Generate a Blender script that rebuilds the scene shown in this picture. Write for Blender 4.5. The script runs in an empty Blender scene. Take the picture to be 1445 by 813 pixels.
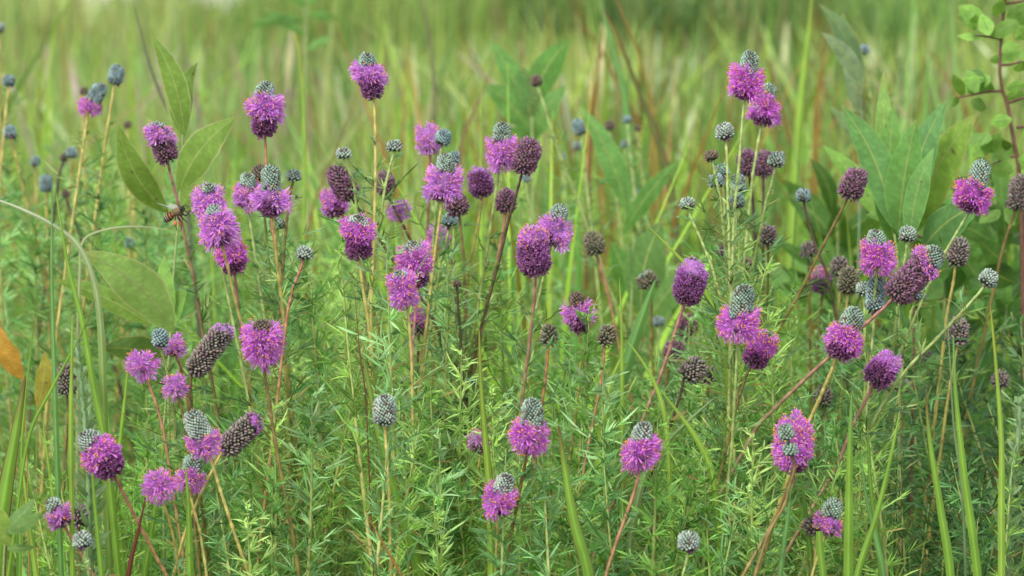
import bpy, math
import numpy as np
rs = np.random.RandomState(11)
scene = bpy.context.scene
COL = bpy.data.collections.new("meadow"); scene.collection.children.link(COL)

# ------------------------------------------------------------------ camera frame
FPX, HORIZ = 3763.0, 14.0
PITCH = math.atan((406.5 - HORIZ) / FPX)
CAM = np.array([0.0, 0.0, 0.62])
FWD = np.array([0, math.cos(PITCH), -math.sin(PITCH)])
UPV = np.array([0, math.sin(PITCH), math.cos(PITCH)])
RGT = np.array([1.0, 0, 0])
def P(x, y, d):
    return CAM + d * (FWD + RGT * (x - 722.5) / FPX + UPV * (406.5 - y) / FPX)
def dz(d): return 1.15 - (1.15 - d) * .55 if d < 1.15 else d
def nrm(v):
    v = np.asarray(v, float); return v / (np.linalg.norm(v, axis=-1, keepdims=True) + 1e-12)

# ------------------------------------------------------------------ mesh builder
class MB:
    def __init__(s): s.v = []; s.c = []; s.l = []; s.t = []; s.n = 0
    def add(s, v, loops, tot, c):
        v = np.asarray(v, float).reshape(-1, 3); c = np.asarray(c, float)
        if c.ndim == 1: c = np.tile(c, (len(v), 1))
        s.v.append(v); s.c.append(c.reshape(-1, 3)); s.l.append(np.asarray(loops, int).ravel() + s.n)
        s.t.append(np.asarray(tot, int).ravel()); s.n += len(v)
    def inst(s, T, pos, fr, col, mode=0):
        """T=(verts,faces,colour multiplier or colours); fr (N,3,3) rows = x,y,z axes already scaled"""
        tv, tf, tc = T; N = len(pos)
        if N == 0: return
        v = pos[:, None, :] + np.einsum('mk,nkj->nmj', tv, fr)
        if mode == 0: c = tc[None, :, None] * col[:, None, :]
        else: c = tc[None] * col[:, None, :]
        lp = np.concatenate([np.array(f) for f in tf]); tt = np.array([len(f) for f in tf])
        loops = (lp[None] + (np.arange(N) * len(tv))[:, None]).ravel()
        s.add(v.reshape(-1, 3), loops, np.tile(tt, N), np.clip(c, 0, 1).reshape(-1, 3))
    def grid(s, V, C, closed=False):
        """V (R,K,3) grid of quads"""
        R, K = V.shape[:2]; idx = np.arange(R * K).reshape(R, K)
        if closed: idx = np.concatenate([idx, idx[:, :1]], 1)
        q = np.stack([idx[:-1, :-1], idx[:-1, 1:], idx[1:, 1:], idx[1:, :-1]], -1).reshape(-1, 4)
        s.add(V, q, np.full(len(q), 4), C)
    def grids(s, V, C):
        """V (N,R,K,3)"""
        N, R, K = V.shape[:3]; idx = np.arange(R * K).reshape(R, K)
        q = np.stack([idx[:-1, :-1], idx[:-1, 1:], idx[1:, 1:], idx[1:, :-1]], -1).reshape(-1)
        L = (q[None] + (np.arange(N) * R * K)[:, None]).ravel()
        s.add(V.reshape(-1, 3), L, np.full(len(L) // 4, 4), C.reshape(-1, 3))
    def build(s, name, mat, parent=None, org=(0, 0, 0), smooth=True):
        if s.n == 0: return None
        v = np.concatenate(s.v) - np.asarray(org, float); c = np.concatenate(s.c)
        l = np.concatenate(s.l); t = np.concatenate(s.t)
        me = bpy.data.meshes.new(name)
        me.vertices.add(len(v)); me.vertices.foreach_set("co", v.astype(np.float32).ravel())
        me.loops.add(len(l)); me.loops.foreach_set("vertex_index", l.astype(np.int32))
        me.polygons.add(len(t))
        st = np.concatenate([[0], np.cumsum(t)[:-1]]).astype(np.int32)
        me.polygons.foreach_set("loop_start", st)
        me.polygons.foreach_set("use_smooth", np.full(len(t), smooth))
        me.update(calc_edges=True)
        a = me.color_attributes.new("col", 'FLOAT_COLOR', 'POINT')
        a.data.foreach_set("color", np.concatenate([c, np.ones((len(c), 1))], 1).astype(np.float32).ravel())
        me.materials.append(mat)
        o = bpy.data.objects.new(name, me); COL.objects.link(o)
        if parent: o.parent = parent
        else: o.location = org
        return o
def tag(o, label=None, cat=None, group=None, kind=None):
    if label: o['label'] = label
    if cat: o['category'] = cat
    if group: o['group'] = group
    if kind: o['kind'] = kind
    return o
def empty(name, loc):
    o = bpy.data.objects.new(name, None); o.empty_display_size = .01; o.location = tuple(loc); COL.objects.link(o); return o

# ------------------------------------------------------------------ materials
def mat(name, trans=0.0, rough=0.6, spec=0.3, nscale=400.0, namp=0.25, bump=0.0, bscale=900.0, tcol=(1, 1, 1), sheen=0.0):
    m = bpy.data.materials.new(name); m.use_nodes = True; nt = m.node_tree; nt.nodes.clear()
    N = nt.nodes.new; L = nt.links.new
    out = N('ShaderNodeOutputMaterial'); at = N('ShaderNodeAttribute'); at.attribute_name = 'col'
    tc = N('ShaderNodeTexCoord'); no = N('ShaderNodeTexNoise'); no.inputs['Scale'].default_value = nscale
    no.inputs['Detail'].default_value = 3
    L(tc.outputs['Object'], no.inputs['Vector'])
    mr = N('ShaderNodeMapRange'); mr.inputs[1].default_value = .25; mr.inputs[2].default_value = .75
    mr.inputs[3].default_value = 1 - namp; mr.inputs[4].default_value = 1 + namp
    L(no.outputs['Fac'], mr.inputs[0])
    mx = N('ShaderNodeVectorMath'); mx.operation = 'SCALE'
    L(at.outputs['Color'], mx.inputs[0]); L(mr.outputs[0], mx.inputs['Scale'])
    pb = N('ShaderNodeBsdfPrincipled'); pb.inputs['Roughness'].default_value = rough
    pb.inputs['Specular IOR Level'].default_value = spec
    if sheen: pb.inputs['Sheen Weight'].default_value = sheen
    L(mx.outputs[0], pb.inputs['Base Color'])
    if bump:
        n2 = N('ShaderNodeTexNoise'); n2.inputs['Scale'].default_value = bscale; L(tc.outputs['Object'], n2.inputs['Vector'])
        bp = N('ShaderNodeBump'); bp.inputs['Strength'].default_value = bump; bp.inputs['Distance'].default_value = .0004
        L(n2.outputs['Fac'], bp.inputs['Height']); L(bp.outputs[0], pb.inputs['Normal'])
    if trans:
        tr = N('ShaderNodeBsdfTranslucent')
        t2 = N('ShaderNodeVectorMath'); t2.operation = 'MULTIPLY'; t2.inputs[1].default_value = tcol
        L(mx.outputs[0], t2.inputs[0]); L(t2.outputs[0], tr.inputs['Color'])
        ms = N('ShaderNodeMixShader'); ms.inputs[0].default_value = trans
        L(pb.outputs[0], ms.inputs[1]); L(tr.outputs[0], ms.inputs[2]); L(ms.outputs[0], out.inputs['Surface'])
    else: L(pb.outputs[0], out.inputs['Surface'])
    return m
M_grass = mat('grass_blade_green', .4, .5, .22, 60, .18, tcol=(1.25, 1.2, .6))
M_leaflet = mat('clover_leaflet', .35, .5, .22, 200, .2, tcol=(1.2, 1.2, .7))
M_leaf = mat('broad_leaf', .35, .6, .15, 260, .16, .5, 700, tcol=(1.3, 1.2, .5))
M_stem = mat('stem_bark', 0, .5, .35, 350, .28, .3, 900)
M_petal = mat('petal', .45, .7, .1, 500, .12, tcol=(1.15, 1, 1.2))
M_anther = mat('anther', 0, .7, .2, 500, .2)
M_cone = mat('bud_scales', 0, .75, .2, 900, .2)
M_bee = mat('bee_fuzz', 0, .7, .3, 1500, .35, .6, 3000)
M_dark = mat('bee_leg', 0, .35, .5, 900, .2)

# ------------------------------------------------------------------ templates
def ribbon(ws, bend, rows=None, cm=None):
    n = len(ws); z = np.linspace(0, 1, n) if rows is None else np.array(rows); v = []
    for k in range(n):
        for sx in (-.5, .5): v.append((sx * ws[k], -bend * z[k] ** 2, z[k]))
    f = [(2 * k, 2 * k + 1, 2 * k + 3, 2 * k + 2) for k in range(n - 1)]
    c = np.repeat(np.ones(n) if cm is None else np.array(cm), 2)
    return np.array(v), f, c
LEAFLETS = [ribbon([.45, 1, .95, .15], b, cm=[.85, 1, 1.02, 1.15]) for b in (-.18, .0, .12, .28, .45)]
PETAL = [ribbon([.25, .4, 1, .55], b, [0, .45, .8, 1], [.7, .85, 1.05, 1.2]) for b in (.0, .25, .5)]
FIL = ribbon([1, .9, .7], .15)
def scale_tmpl():
    v = []; c = []
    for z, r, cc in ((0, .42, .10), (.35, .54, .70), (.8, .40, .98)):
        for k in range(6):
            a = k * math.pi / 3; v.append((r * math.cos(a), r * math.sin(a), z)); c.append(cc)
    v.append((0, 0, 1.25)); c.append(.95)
    f = []
    for r in range(2):
        for k in range(6): f.append((r * 6 + k, r * 6 + (k + 1) % 6, r * 6 + 6 + (k + 1) % 6, r * 6 + 6 + k))
    for k in range(6): f.append((12 + k, 12 + (k + 1) % 6, 18))
    return np.array(v), f, np.array(c)
SCALE = scale_tmpl()
OCT = (np.array([(0, 0, -.5), (.5, 0, 0), (0, .5, 0), (-.5, 0, 0), (0, -.5, 0), (0, 0, .5)], float),
       [(0, 2, 1), (0, 3, 2), (0, 4, 3), (0, 1, 4), (5, 1, 2), (5, 2, 3), (5, 3, 4), (5, 4, 1)], np.ones(6))
def frames(z, w, l, roll=None, thick=None):
    """frames with z axis = z*l and x,y random-rolled perpendicular axes * w"""
    z = nrm(z); N = len(z)
    h = np.tile([0.31, .2, .93], (N, 1)); bad = np.abs((h * z).sum(1)) > .9; h[bad] = [1, .1, 0]
    x = nrm(np.cross(h, z)); y = np.cross(z, x)
    if roll is None: roll = rs.uniform(0, 2 * math.pi, N)
    c, s = np.cos(roll)[:, None], np.sin(roll)[:, None]
    X = x * c + y * s; Y = -x * s + y * c
    w = np.broadcast_to(np.asarray(w, float), (N,)); l = np.broadcast_to(np.asarray(l, float), (N,))
    t = l if thick is None else np.broadcast_to(np.asarray(thick, float), (N,))
    return np.stack([X * w[:, None], Y * t[:, None], z * l[:, None]], 1)
def jit(c, N, a=.15, b=.06):
    c = np.asarray(c, float); k = 1 + rs.uniform(-a, a, (N, 1)); return np.clip(c * k * (1 + rs.uniform(-b, b, (N, 3))), 0.003, 1)

def tube(mb, pts, rad, cols, sides=7):
    pts = np.asarray(pts, float); n = len(pts)
    t = nrm(np.gradient(pts, axis=0)); rad = np.broadcast_to(np.asarray(rad, float), (n,))
    cols = np.asarray(cols, float)
    if cols.ndim == 1: cols = np.tile(cols, (n, 1))
    ref = np.array([0, 1., 0]) if abs(t[0][1]) < .9 else np.array([1., 0, 0])
    V = np.zeros((n, sides, 3))
    for i in range(n):
        x = nrm(np.cross(ref, t[i])); y = np.cross(t[i], x)
        a = np.arange(sides) * 2 * math.pi / sides
        V[i] = pts[i] + rad[i] * (np.cos(a)[:, None] * x + np.sin(a)[:, None] * y)
    mb.grid(V, np.repeat(cols[:, None], sides, 1), closed=True)
def spline(pts, m=8):
    p = [np.asarray(v, float) for v in pts]; ref = np.linalg.norm(p[1] - p[0]); out_ = [p[0]]
    for i in range(1, len(p)):
        L_ = np.linalg.norm(p[i] - p[i - 1]); kk = max(1, int(math.ceil(L_ / (ref * 1.8)))) if i > 1 else 1
        for j in range(1, kk + 1): out_.append(p[i - 1] + (p[i] - p[i - 1]) * j / kk)
        ref = min(max(L_ / kk, 1e-4), .12)
    p = np.array(out_)
    if len(p) < 3: return np.array([p[0] + (p[-1] - p[0]) * u for u in np.linspace(0, 1, m + 1)])
    q = np.vstack([2 * p[0] - p[1], p, 2 * p[-1] - p[-2]]); out = []
    for i in range(1, len(q) - 2):
        for u in np.linspace(0, 1, m, endpoint=False):
            a, b, c, d = q[i - 1], q[i], q[i + 1], q[i + 2]
            out.append(.5 * (2 * b + (c - a) * u + (2 * a - 5 * b + 4 * c - d) * u * u + (3 * b - a - 3 * c + d) * u ** 3))
    out.append(p[-1]); return np.array(out)

# ------------------------------------------------------------------ feathery clover foliage
GR_LEAF = [(.17, .30, .075), (.27, .41, .11), (.12, .26, .09), (.36, .48, .19), (.19, .34, .15)]
def foliage(mb, path, start, zmin=.26, size=1.0, spacing=.0085, hue=None, dens=1.0):
    """path runs from the top of the stem down"""
    seg = np.linalg.norm(np.diff(path, axis=0), axis=1); cum = np.concatenate([[0], np.cumsum(seg)])
    s = start; az = rs.uniform(0, 6.28); pos = {k: [] for k in range(len(LEAFLETS))}; fd = []; 
    P_, D_, L_, W_, C_ = [], [], [], [], []
    k = 0
    while s < cum[-1]:
        i = min(np.searchsorted(cum, s), len(cum) - 1); i0 = max(i - 1, 0)
        u = (s - cum[i0]) / max(cum[i] - cum[i0], 1e-6); p = path[i0] + (path[i] - path[i0]) * u
        up = nrm(path[i0] - path[i]) if i != i0 else np.array([0, 0, 1.])
        if p[2] < zmin: break
        young = min(1, .4 + (s - start) / .03)
        az += 2.4 + rs.uniform(-.4, .4)
        x = nrm(np.cross(up, [.3, .9, .1])); y = np.cross(up, x)
        out = math.cos(az) * x + math.sin(az) * y
        el = rs.uniform(.35, 1.0); rd = nrm(out * math.cos(el) + up * math.sin(el)); side = nrm(np.cross(rd, up + .01))
        RL = rs.uniform(.009, .015) * size * young
        base_c = np.array(GR_LEAF[rs.randint(len(GR_LEAF))] if hue is None else hue) * rs.uniform(.6, 1.45)
        P_.append(p); D_.append(rd); L_.append(RL); W_.append(.0006); C_.append(base_c)
        lo = p + rd * RL
        P_.append(lo); D_.append(nrm(rd + rs.normal(0, .15, 3))); L_.append(rs.uniform(.008, .012) * size * young); W_.append(.00082 * size); C_.append(base_c)
        for j in range(rs.randint(2, 4)):
            f = rs.uniform(.35, 1)
            for sg in (-1, 1):
                P_.append(p + rd * RL * f); D_.append(nrm(rd * .8 + side * sg * rs.uniform(.5, 1.1) + rs.normal(0, .15, 3)))
                L_.append(rs.uniform(.006, .011) * size * young); W_.append(rs.uniform(.0006, .00095) * size); C_.append(base_c * rs.uniform(.85, 1.15))
        for j in range(int(rs.randint(2, 6) * dens)):
            P_.append(p); D_.append(nrm(out * .7 + up * rs.uniform(.1, 1) + rs.normal(0, .35, 3)))
            L_.append(rs.uniform(.005, .010) * size * young); W_.append(rs.uniform(.0006, .0009) * size); C_.append(base_c * rs.uniform(.9, 1.3))
        s += spacing * rs.uniform(.6, 1.4); k += 1
    if not P_: return
    P_, D_, L_, W_, C_ = map(np.array, (P_, D_, L_, W_, C_))
    dead = rs.uniform(0, 1, len(P_)) < .05; C_[dead] = np.array((.42, .34, .12)) * rs.uniform(.5, 1.2, (dead.sum(), 1))
    ch = rs.randint(0, len(LEAFLETS), len(P_))
    for q in range(len(LEAFLETS)):
        m = ch == q
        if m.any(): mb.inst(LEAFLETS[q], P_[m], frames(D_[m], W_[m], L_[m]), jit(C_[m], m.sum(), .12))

SC = {'g': ((.34, .44, .14), (.32, .37, .10)), 'r': ((.42, .17, .11), (.35, .27, .08)), 'b': ((.19, .12, .05), (.34, .27, .07)),
      'y': ((.50, .41, .12), (.44, .38, .10)), 'p': ((.42, .17, .15), (.28, .24, .10)), 'd': ((.10, .06, .05), (.16, .12, .05))}

# ------------------------------------------------------------------ flower head
def head(root, org, B, T, w, a, b, ringw, tone, low, tip_col='green', budcol=None, petals_in_spent=.25, anth=1.0):
    """B,T world base and tip; w cone width (m); [0,a] faded, [a,b] open florets, [b,1] closed buds"""
    ax = T - B; Ln = np.linalg.norm(ax); ax = ax / Ln; R = w / 2
    x = nrm(np.cross(ax, [.2, 1, .1])); y = np.cross(ax, x)
    if a > .02 and b < .99 and ringw > 0: a = min(a + .10, b - .12)
    top = min(.55 * Ln, R * 1.3); bot = min(.28 * Ln, R * .8)
    def prof(s):
        r = np.full_like(s, R)
        m = s < bot; r[m] = R * np.sqrt(np.clip(1 - ((bot - s[m]) / bot) ** 2, 0, 1) * .96 + .04)
        m = s > Ln - top; r[m] = R * np.sqrt(np.clip(1 - ((s[m] - Ln + top) / top) ** 2.1, 0, 1))
        return r * (1 - .06 * np.clip(s / Ln - .2, 0, 1))
    bw = rs.normal(0, .05, 2) * Ln                      # heads are rarely perfectly straight
    def cen(s): q = (s / Ln) ** 2; return B + ax * s[:, None] + (x * bw[0] + y * bw[1]) * q[:, None]
    ss = np.linspace(0, Ln, 14); rr = prof(ss) * .9
    ang = np.arange(12) * math.pi / 6
    V = cen(ss)[:, None, :] + rr[:, None, None] * (np.cos(ang)[None, :, None] * x + np.sin(ang)[None, :, None] * y)
    lil = np.array((.82, .43, .92)); mag = np.array((.76, .11, .68)); pc = lil * (1 - tone) + mag * tone
    CC = np.full((14, 12, 3), (.05, .06, .04))
    if ringw > 0: q_ = (ss / Ln > a) & (ss / Ln < b); CC[q_] = pc * .45
    core = MB(); core.grid(V, CC, closed=True)
    # equal-area spiral of sites
    sf = np.linspace(0, Ln, 400); cumA = np.concatenate([[0], np.cumsum((prof(sf)[1:] + R * .08) * np.diff(sf))]) * 2 * math.pi
    lop, th0, th1, ph0 = rs.uniform(.03, .10), rs.uniform(0, 6.28), rs.uniform(0, 6.28), rs.uniform(0, 6.28)
    def sites(sp):
        n = int(cumA[-1] / sp ** 2); i = np.arange(n) + .5
        s = np.interp(i / n * cumA[-1], cumA, sf); th = i * 2.399963
        o = np.cos(th)[:, None] * x + np.sin(th)[:, None] * y
        r = prof(s); dr = (prof(np.minimum(s + Ln * .01, Ln)) - prof(np.maximum(s - Ln * .01, 0))) / (Ln * .02)
        nn = nrm(o - ax * np.clip(dr, -3, 3)[:, None])
        wob = lop * np.cos(th - th0) + .03 * np.sin(2 * th + ph0)
        return s / Ln - wob, cen(s) + o * r[:, None], nn, .5 + .5 * np.sin(3.1 * np.cos(th - th1) + s / Ln * 7 + ph0)
    sp = .00118 if w > .0045 else .0010
    t, p, n, pat = sites(sp)
    p = p + rs.normal(0, sp * .05, p.shape)
    edge = rs.normal(0, .03, len(t)); b = b - .07 if 0 < b < .9 else b
    mb_ = t + edge > b; N = mb_.sum()
    bc = np.array(budcol if budcol is not None else {'green': (.30, .40, .31), 'pale': (.37, .44, .36), 'brown': (.20, .15, .11), 'blue': (.27, .37, .36)}[tip_col])
    if N:
        tt = t[mb_]; d = nrm(n[mb_] + ax * .75 + rs.normal(0, .13, (N, 3)))
        col = jit(bc, N, .22, .07) * (.78 + .4 * pat[mb_])[:, None]; br_ = (rs.uniform(0, 1, (N, 1)) < .07); col = np.where(br_, np.array((.20, .14, .10)), col)
        dk = np.clip((tt - .93) / .07, 0, 1)[:, None] * rs.uniform(.2, .9, (N, 1)); col = col * (1 - dk) + np.array((.12, .08, .07)) * dk
        sz = sp * rs.uniform(.92, 1.12, N) * (1 - .25 * np.clip(tt - .8, 0, 1) / .2)
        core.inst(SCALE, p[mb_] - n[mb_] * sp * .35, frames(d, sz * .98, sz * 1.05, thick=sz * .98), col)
    # faded zone: calyces
    tl, pl, nl, _ = sites(.00138)
    ml = tl + rs.normal(0, .03, len(tl)) < max(a, b if low == 'x' else a); N = ml.sum()
    if N:
        base = {'s': (.27, .22, .19), 'f': (.20, .07, .15), 'g': (.24, .22, .14), 'm': (.24, .14, .16)}[low]
        d = nrm(nl[ml] + ax * .5 + rs.normal(0, .22, (N, 3))); sz = .00145 * rs.uniform(.8, 1.25, N)
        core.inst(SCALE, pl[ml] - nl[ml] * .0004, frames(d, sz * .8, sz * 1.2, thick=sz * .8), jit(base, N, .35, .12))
    head_o = core.build('flower_head', M_cone, root, org)
    pet = MB(); ant = MB()
    lil = np.array((.82, .43, .92)); mag = np.array((.76, .11, .68)); pc = lil * (1 - tone) + mag * tone
    fl = max((ringw - w) / 2 * .98, .0012)
    if b > a and ringw > 0:
        t3, p3, n3, pa3 = sites(.00128)
        m = (t3 > a) & (t3 < b) & ((pa3 > .12) | (rs.uniform(0, 1, len(t3)) < .45)); tt = (t3[m] - a) / (b - a); N = m.sum()
        if N:
            el = (tt - .56) * 1.15; f = nrm(n3[m] + ax * np.tan(el)[:, None] * 1.0 + rs.normal(0, .14, (N, 3)))
            flr = fl * rs.uniform(.68, 1.18, N) * (1 - .15 * tt) * (.86 + .24 * pa3[m])
            u = nrm(np.cross(f, ax + .01)); v = np.cross(f, u)
            for k in range(7):
                ph = k * 2 * math.pi / 7 + rs.uniform(0, 1.2, N); al = rs.uniform(.15, .62, N)
                d = f * np.cos(al)[:, None] + (u * np.cos(ph)[:, None] + v * np.sin(ph)[:, None]) * np.sin(al)[:, None]
                c = jit(pc, N, .28, .10); wh = rs.uniform(0, 1, N)[:, None] < .08; c = np.where(wh, c * .45 + .42, c)
                pet.inst(PETAL[rs.randint(3)], p3[m] + f * (flr * .18)[:, None], frames(d, flr * .07 + .00034, flr * rs.uniform(.6, 1.02, N)), c)
            for k in range(5):
                d = nrm(f + rs.normal(0, .25, (N, 3))); ll = flr * rs.uniform(.95, 1.24, N)
                F = frames(d, .00018, ll); pet.inst(FIL, p3[m], F, jit(pc * .7 + .28, N, .2))
                keep = rs.uniform(0, 1, N) < .52 * anth * np.clip(.5 + tt, .4, 1.2)
                tipp = p3[m] + F[:, 2] - F[:, 1] * .15
                oc = np.where(rs.uniform(0, 1, (N, 1)) < .45 + .5 * tone, np.array([(.95, .43, .06)]), np.array([(.42, .10, .07)]))
                ant.inst(OCT, tipp[keep], frames(nrm(rs.normal(0, 1, (N, 3)))[keep], .0006, .00095, thick=.0006), jit(oc[keep], keep.sum(), .25))
    if a > 0.02:
        t4, p4, n4, pa4 = sites(.00125); m = t4 < a + .05
        if low == 'f': keep = rs.uniform(0, 1, len(t4)) < .95; ln, nk, cc = .4, 5, pc * .58 + np.array((.06, .01, .03))
        elif low == 'm': keep = rs.uniform(0, 1, len(t4)) < .75; ln, nk, cc = .33, 3, np.array((.50, .23, .44))
        elif low == 's': keep = rs.uniform(0, 1, len(t4)) < petals_in_spent; ln, nk, cc = .4, 2, np.array((.36, .14, .32))
        else: keep = rs.uniform(0, 1, len(t4)) < .1; ln, nk, cc = .3, 1, np.array((.4, .25, .3))
        m &= keep; N = m.sum()
        if N:
            L0 = ln * (.0042 if low != 's' else .0035)
            gm = np.clip(t4[m] / max(a, .05), 0, 1)[:, None]; brn_ = np.array((.22, .13, .13))
            for k in range(nk):
                d = nrm(n4[m] + ax * .45 + rs.normal(0, .38, (N, 3)))
                pet.inst(PETAL[rs.randint(3)], p4[m] + n4[m] * .0004, frames(d, .00085, L0 * rs.uniform(.5, 1.4, N) * (.6 + .5 * pa4[m])), jit(cc, N, .38, .15) * (.5 + .5 * gm) + brn_ * (.5 - .5 * gm))
    pet.build('petals', M_petal, head_o, org); ant.build('anthers', M_anther, head_o, org)
    return head_o

def stem_path(bx, by, d, way, lean=None):
    n0 = P(bx, by, d); sl = rs.uniform(-.02, .06) if lean is None else lean
    pts = [n0] + [P(x, y, d + sl * (y - by) / 400.) for x, y in way]
    if len(pts) == 1: pts.append(P(bx + rs.uniform(-8, 8), by + 90, d + sl * .2))
    a, b = pts[-2], pts[-1]; dr = (b - a) / max(a[2] - b[2], .02)
    h = b[2]
    if h > .3:
        q = b + np.array([np.clip(dr[0], -.5, .5) * .12, np.clip(dr[1], -.2, .3) * .12, -.12]); pts.append(q); b = q; h = b[2]
    g = b + np.array([np.clip(dr[0], -.4, .4) * h * .55, rs.uniform(-.02, .03), -h]); pts.append(g)
    return spline(pts, 8)

def clover(label, cat, group, b, t, w, a=0, bb=0, r=0, tone=.4, low='f', d=1.25, tw=0, st=(), sc='y', fo=110, tip='green', sw=4.6, pis=.25, fs=1.0, an=.8):
    """one flowering stem; pixel sizes turn into metres at the depth d"""
    d = dz(d); k = d / FPX
    if r == 0 and low in 'sm' and a > .5: w = w * .92
    elif bb > 0: w = w * .95
    B = P(b[0], b[1], d); T = P(t[0], t[1], d - tw * k)
    path = stem_path(b[0], b[1], d, st); org = path[-1]
    root = empty('prairie_clover', org); tag(root, label, cat, group)
    top, bot = map(np.array, SC[sc]); n = len(path); u = np.clip(np.arange(n) / (n * .5), 0, 1)[:, None]
    cols = (top * (1 - u) + bot * u) * (1 + rs.uniform(-.12, .12, (n, 1)) + .16 * np.sin(np.arange(n) * .9 + rs.uniform(0, 6))[:, None])
    rad = sw * k / 2 * (.8 + .35 * u[:, 0]) * (1 + .05 * np.sin(np.arange(n) * 1.7) + .28 * (np.arange(n) % 5 == 3))
    mb = MB(); p2 = path.copy(); p2[0] = B + (T - B) * .06
    tube(mb, p2, rad, cols); mb.build('stem', M_stem, root, org)
    if fo is not None:
        mf = MB(); foliage(mf, path, fo * k, size=fs); mf.build('foliage', M_leaflet, root, org)
    head(root, org, B, T, w * k, a, bb, r * k, tone, low, tip, petals_in_spent=pis, anth=an)
    return root
# ------------------------------------------------------------------ every flowering stem of the photograph
G1, G2, G3 = 'prairie clover stems in flower', 'prairie clover stems in tight bud', 'prairie clover stems fading or gone to seed'
def F(label, b, t, w, a, bb, r, tone, **k): return clover(label, 'wildflower', k.pop('g', G1), b, t, w, a, bb, r, tone, **k)
def Bd(label, b, t, w, **k): return clover(label, 'flower bud', G2, b, t, w, 0, 0, 0, **k)
def S(label, b, t, w, a=1.0, low='s', **k): return clover(label, 'seed head', G3, b, t, w, a, a, 0, low=low, **k)

# left top
Bd('round grey bud on a thin stem, higher of two at the left edge', (13, 122), (12, 106), 15, d=1.55, st=[(8, 160), (2, 230)], fo=60, tip='blue')
Bd('round grey bud just below another at the far left edge', (15, 196), (14, 177), 16, d=1.5, st=[(22, 220), (34, 270)], fo=60, tip='blue')
Bd('blurred small grey bud left of the white-streaked bent grass blade top', (50, 234), (50, 221), 12, d=1.7, st=[(52, 280)], fo=60, tip='blue')
Bd('round grey bud between the egg-shaped bud and the tall pale cone with pink skirt', (101, 223), (101, 208), 14, d=1.6, st=[(100, 260), (92, 330)], fo=50, tip='blue')
Bd('egg-shaped grey bud lower than its neighbours at upper left', (65, 271), (64, 246), 16, d=1.6, st=[(66, 310)], fo=60, tip='blue')
Bd('tiny pale bud cut off at the left edge near the top', (0, 46), (1, 32), 10, d=1.7, st=[(0, 90)], fo=60, tip='pale')
F('long pale grey cone leaning right with a low pink skirt of florets, upper left', (124, 157), (143, 117), 21, .0, .38, 36, .45, d=1.4, st=[(122, 175), (114, 230)], fo=40, tip='blue')
Bd('bent oblong grey bud beside the leaning pale cone at upper left', (161, 119), (168, 92), 19, d=1.45, st=[(157, 150), (148, 205), (138, 280)], fo=60, tip='blue')
Bd('tiny brownish bud half hidden behind the leaning pale cone', (117, 134), (119, 123), 9, d=1.7, st=[(118, 180)], fo=90, tip='brown')
Bd('tiny dark bud on a thin stem left of the bird-foot leaf plant', (180, 181), (180, 171), 9, d=1.8, st=[(181, 230)], fo=60, tip='brown')
Bd('small brownish bud on a bent dark stem at upper left', (90, 227), (88, 217), 9, d=1.6, st=[(84, 245), (78, 290)], fo=60, tip='brown', sc='d')
Bd('tiny brown bud right of the dark blurred stems above the pale arched blade', (187, 263), (187, 252), 8, d=1.7, st=[(189, 300)], fo=60, tip='brown')
Bd('tiny bluish bud beside the upright blade at left', (67, 338), (66, 326), 9, d=1.7, st=[(68, 380)], fo=60, tip='blue')
Bd('small grey-violet bud under the pale arched blade', (184, 350), (183, 335), 12, d=1.6, st=[(180, 390)], fo=40, tip='blue')
F('tiny violet floret head touching the pale arched blade', (162, 340), (161, 324), 8, 0, 1, 12, .2, d=1.8, st=[(163, 390)], fo=40)
Bd('tiny dark brown bud below the small grey-violet bud', (177, 372), (176, 362), 7, d=1.7, st=[(178, 410)], fo=40, tip='brown')
Bd('tiny red-brown bud on a dark stem, left, below the small brown bent one', (93, 279), (92, 268), 9, d=1.6, st=[(100, 300), (112, 330)], fo=60, tip='brown', sc='d')
F('tiny washed-out pink head below the left end of the arched pale blade', (136, 326), (136, 314), 7, 0, 1, 10, .3, d=1.9, st=[(138, 370)], fo=40)

F('lilac head with dark lower half before the bird-foot leaves, over the bee', (237, 228), (223, 171), 26, .42, .86, 47, .18, d=1.22, tw=6, st=[(241, 248), (249, 278), (263, 345), (275, 400), (288, 480), (303, 560), (315, 640)], sc='p', fo=150, low='m')
F('tall lilac head with silver cone, upper left of centre, on a red stem', (374, 191), (369, 115), 27, .25, .70, 58, .30, d=1.22, tw=4, st=[(376, 235), (382, 300), (392, 380), (400, 460)], sc='r', fo=140, low='f')
F('highest lilac head left of centre, alone on a straight tan stem', (527, 137), (517, 74), 24, .30, .74, 53, .22, d=1.22, tw=4, st=[(529, 165), (530, 235), (528, 330), (524, 430), (522, 540)], sc='y', fo=70, low='f')
Bd('small silver bud on a fine side stalk left of the straight tan stem', (486, 224), (484, 209), 18, d=1.22, st=[(491, 238), (500, 262), (506, 330)], sc='g', fo=14, tip='pale')
Bd('small silver bud close on the right of the straight tan stem', (557, 214), (556, 198), 19, d=1.22, st=[(551, 232), (543, 266), (534, 330)], sc='g', fo=18, tip='pale')
S('leaning dusky purple spent head on a dark stem, left of centre', (496, 279), (467, 238), 29, low='m', d=1.26, st=[(508, 297), (530, 330), (560, 375), (600, 430), (644, 517)], sc='d', fo=150)
S('small dusky purple spent head behind the straight tan stem', (544, 274), (542, 243), 23, low='m', d=1.34, st=[(552, 285), (566, 312), (582, 345)], sc='d', fo=120)
F('round lilac head left of a silver bud, above the cluster in the middle', (607, 212), (600, 178), 20, 0, .95, 37, .12, d=1.32, st=[(607, 232), (604, 300)], sc='p', fo=60)
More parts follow.
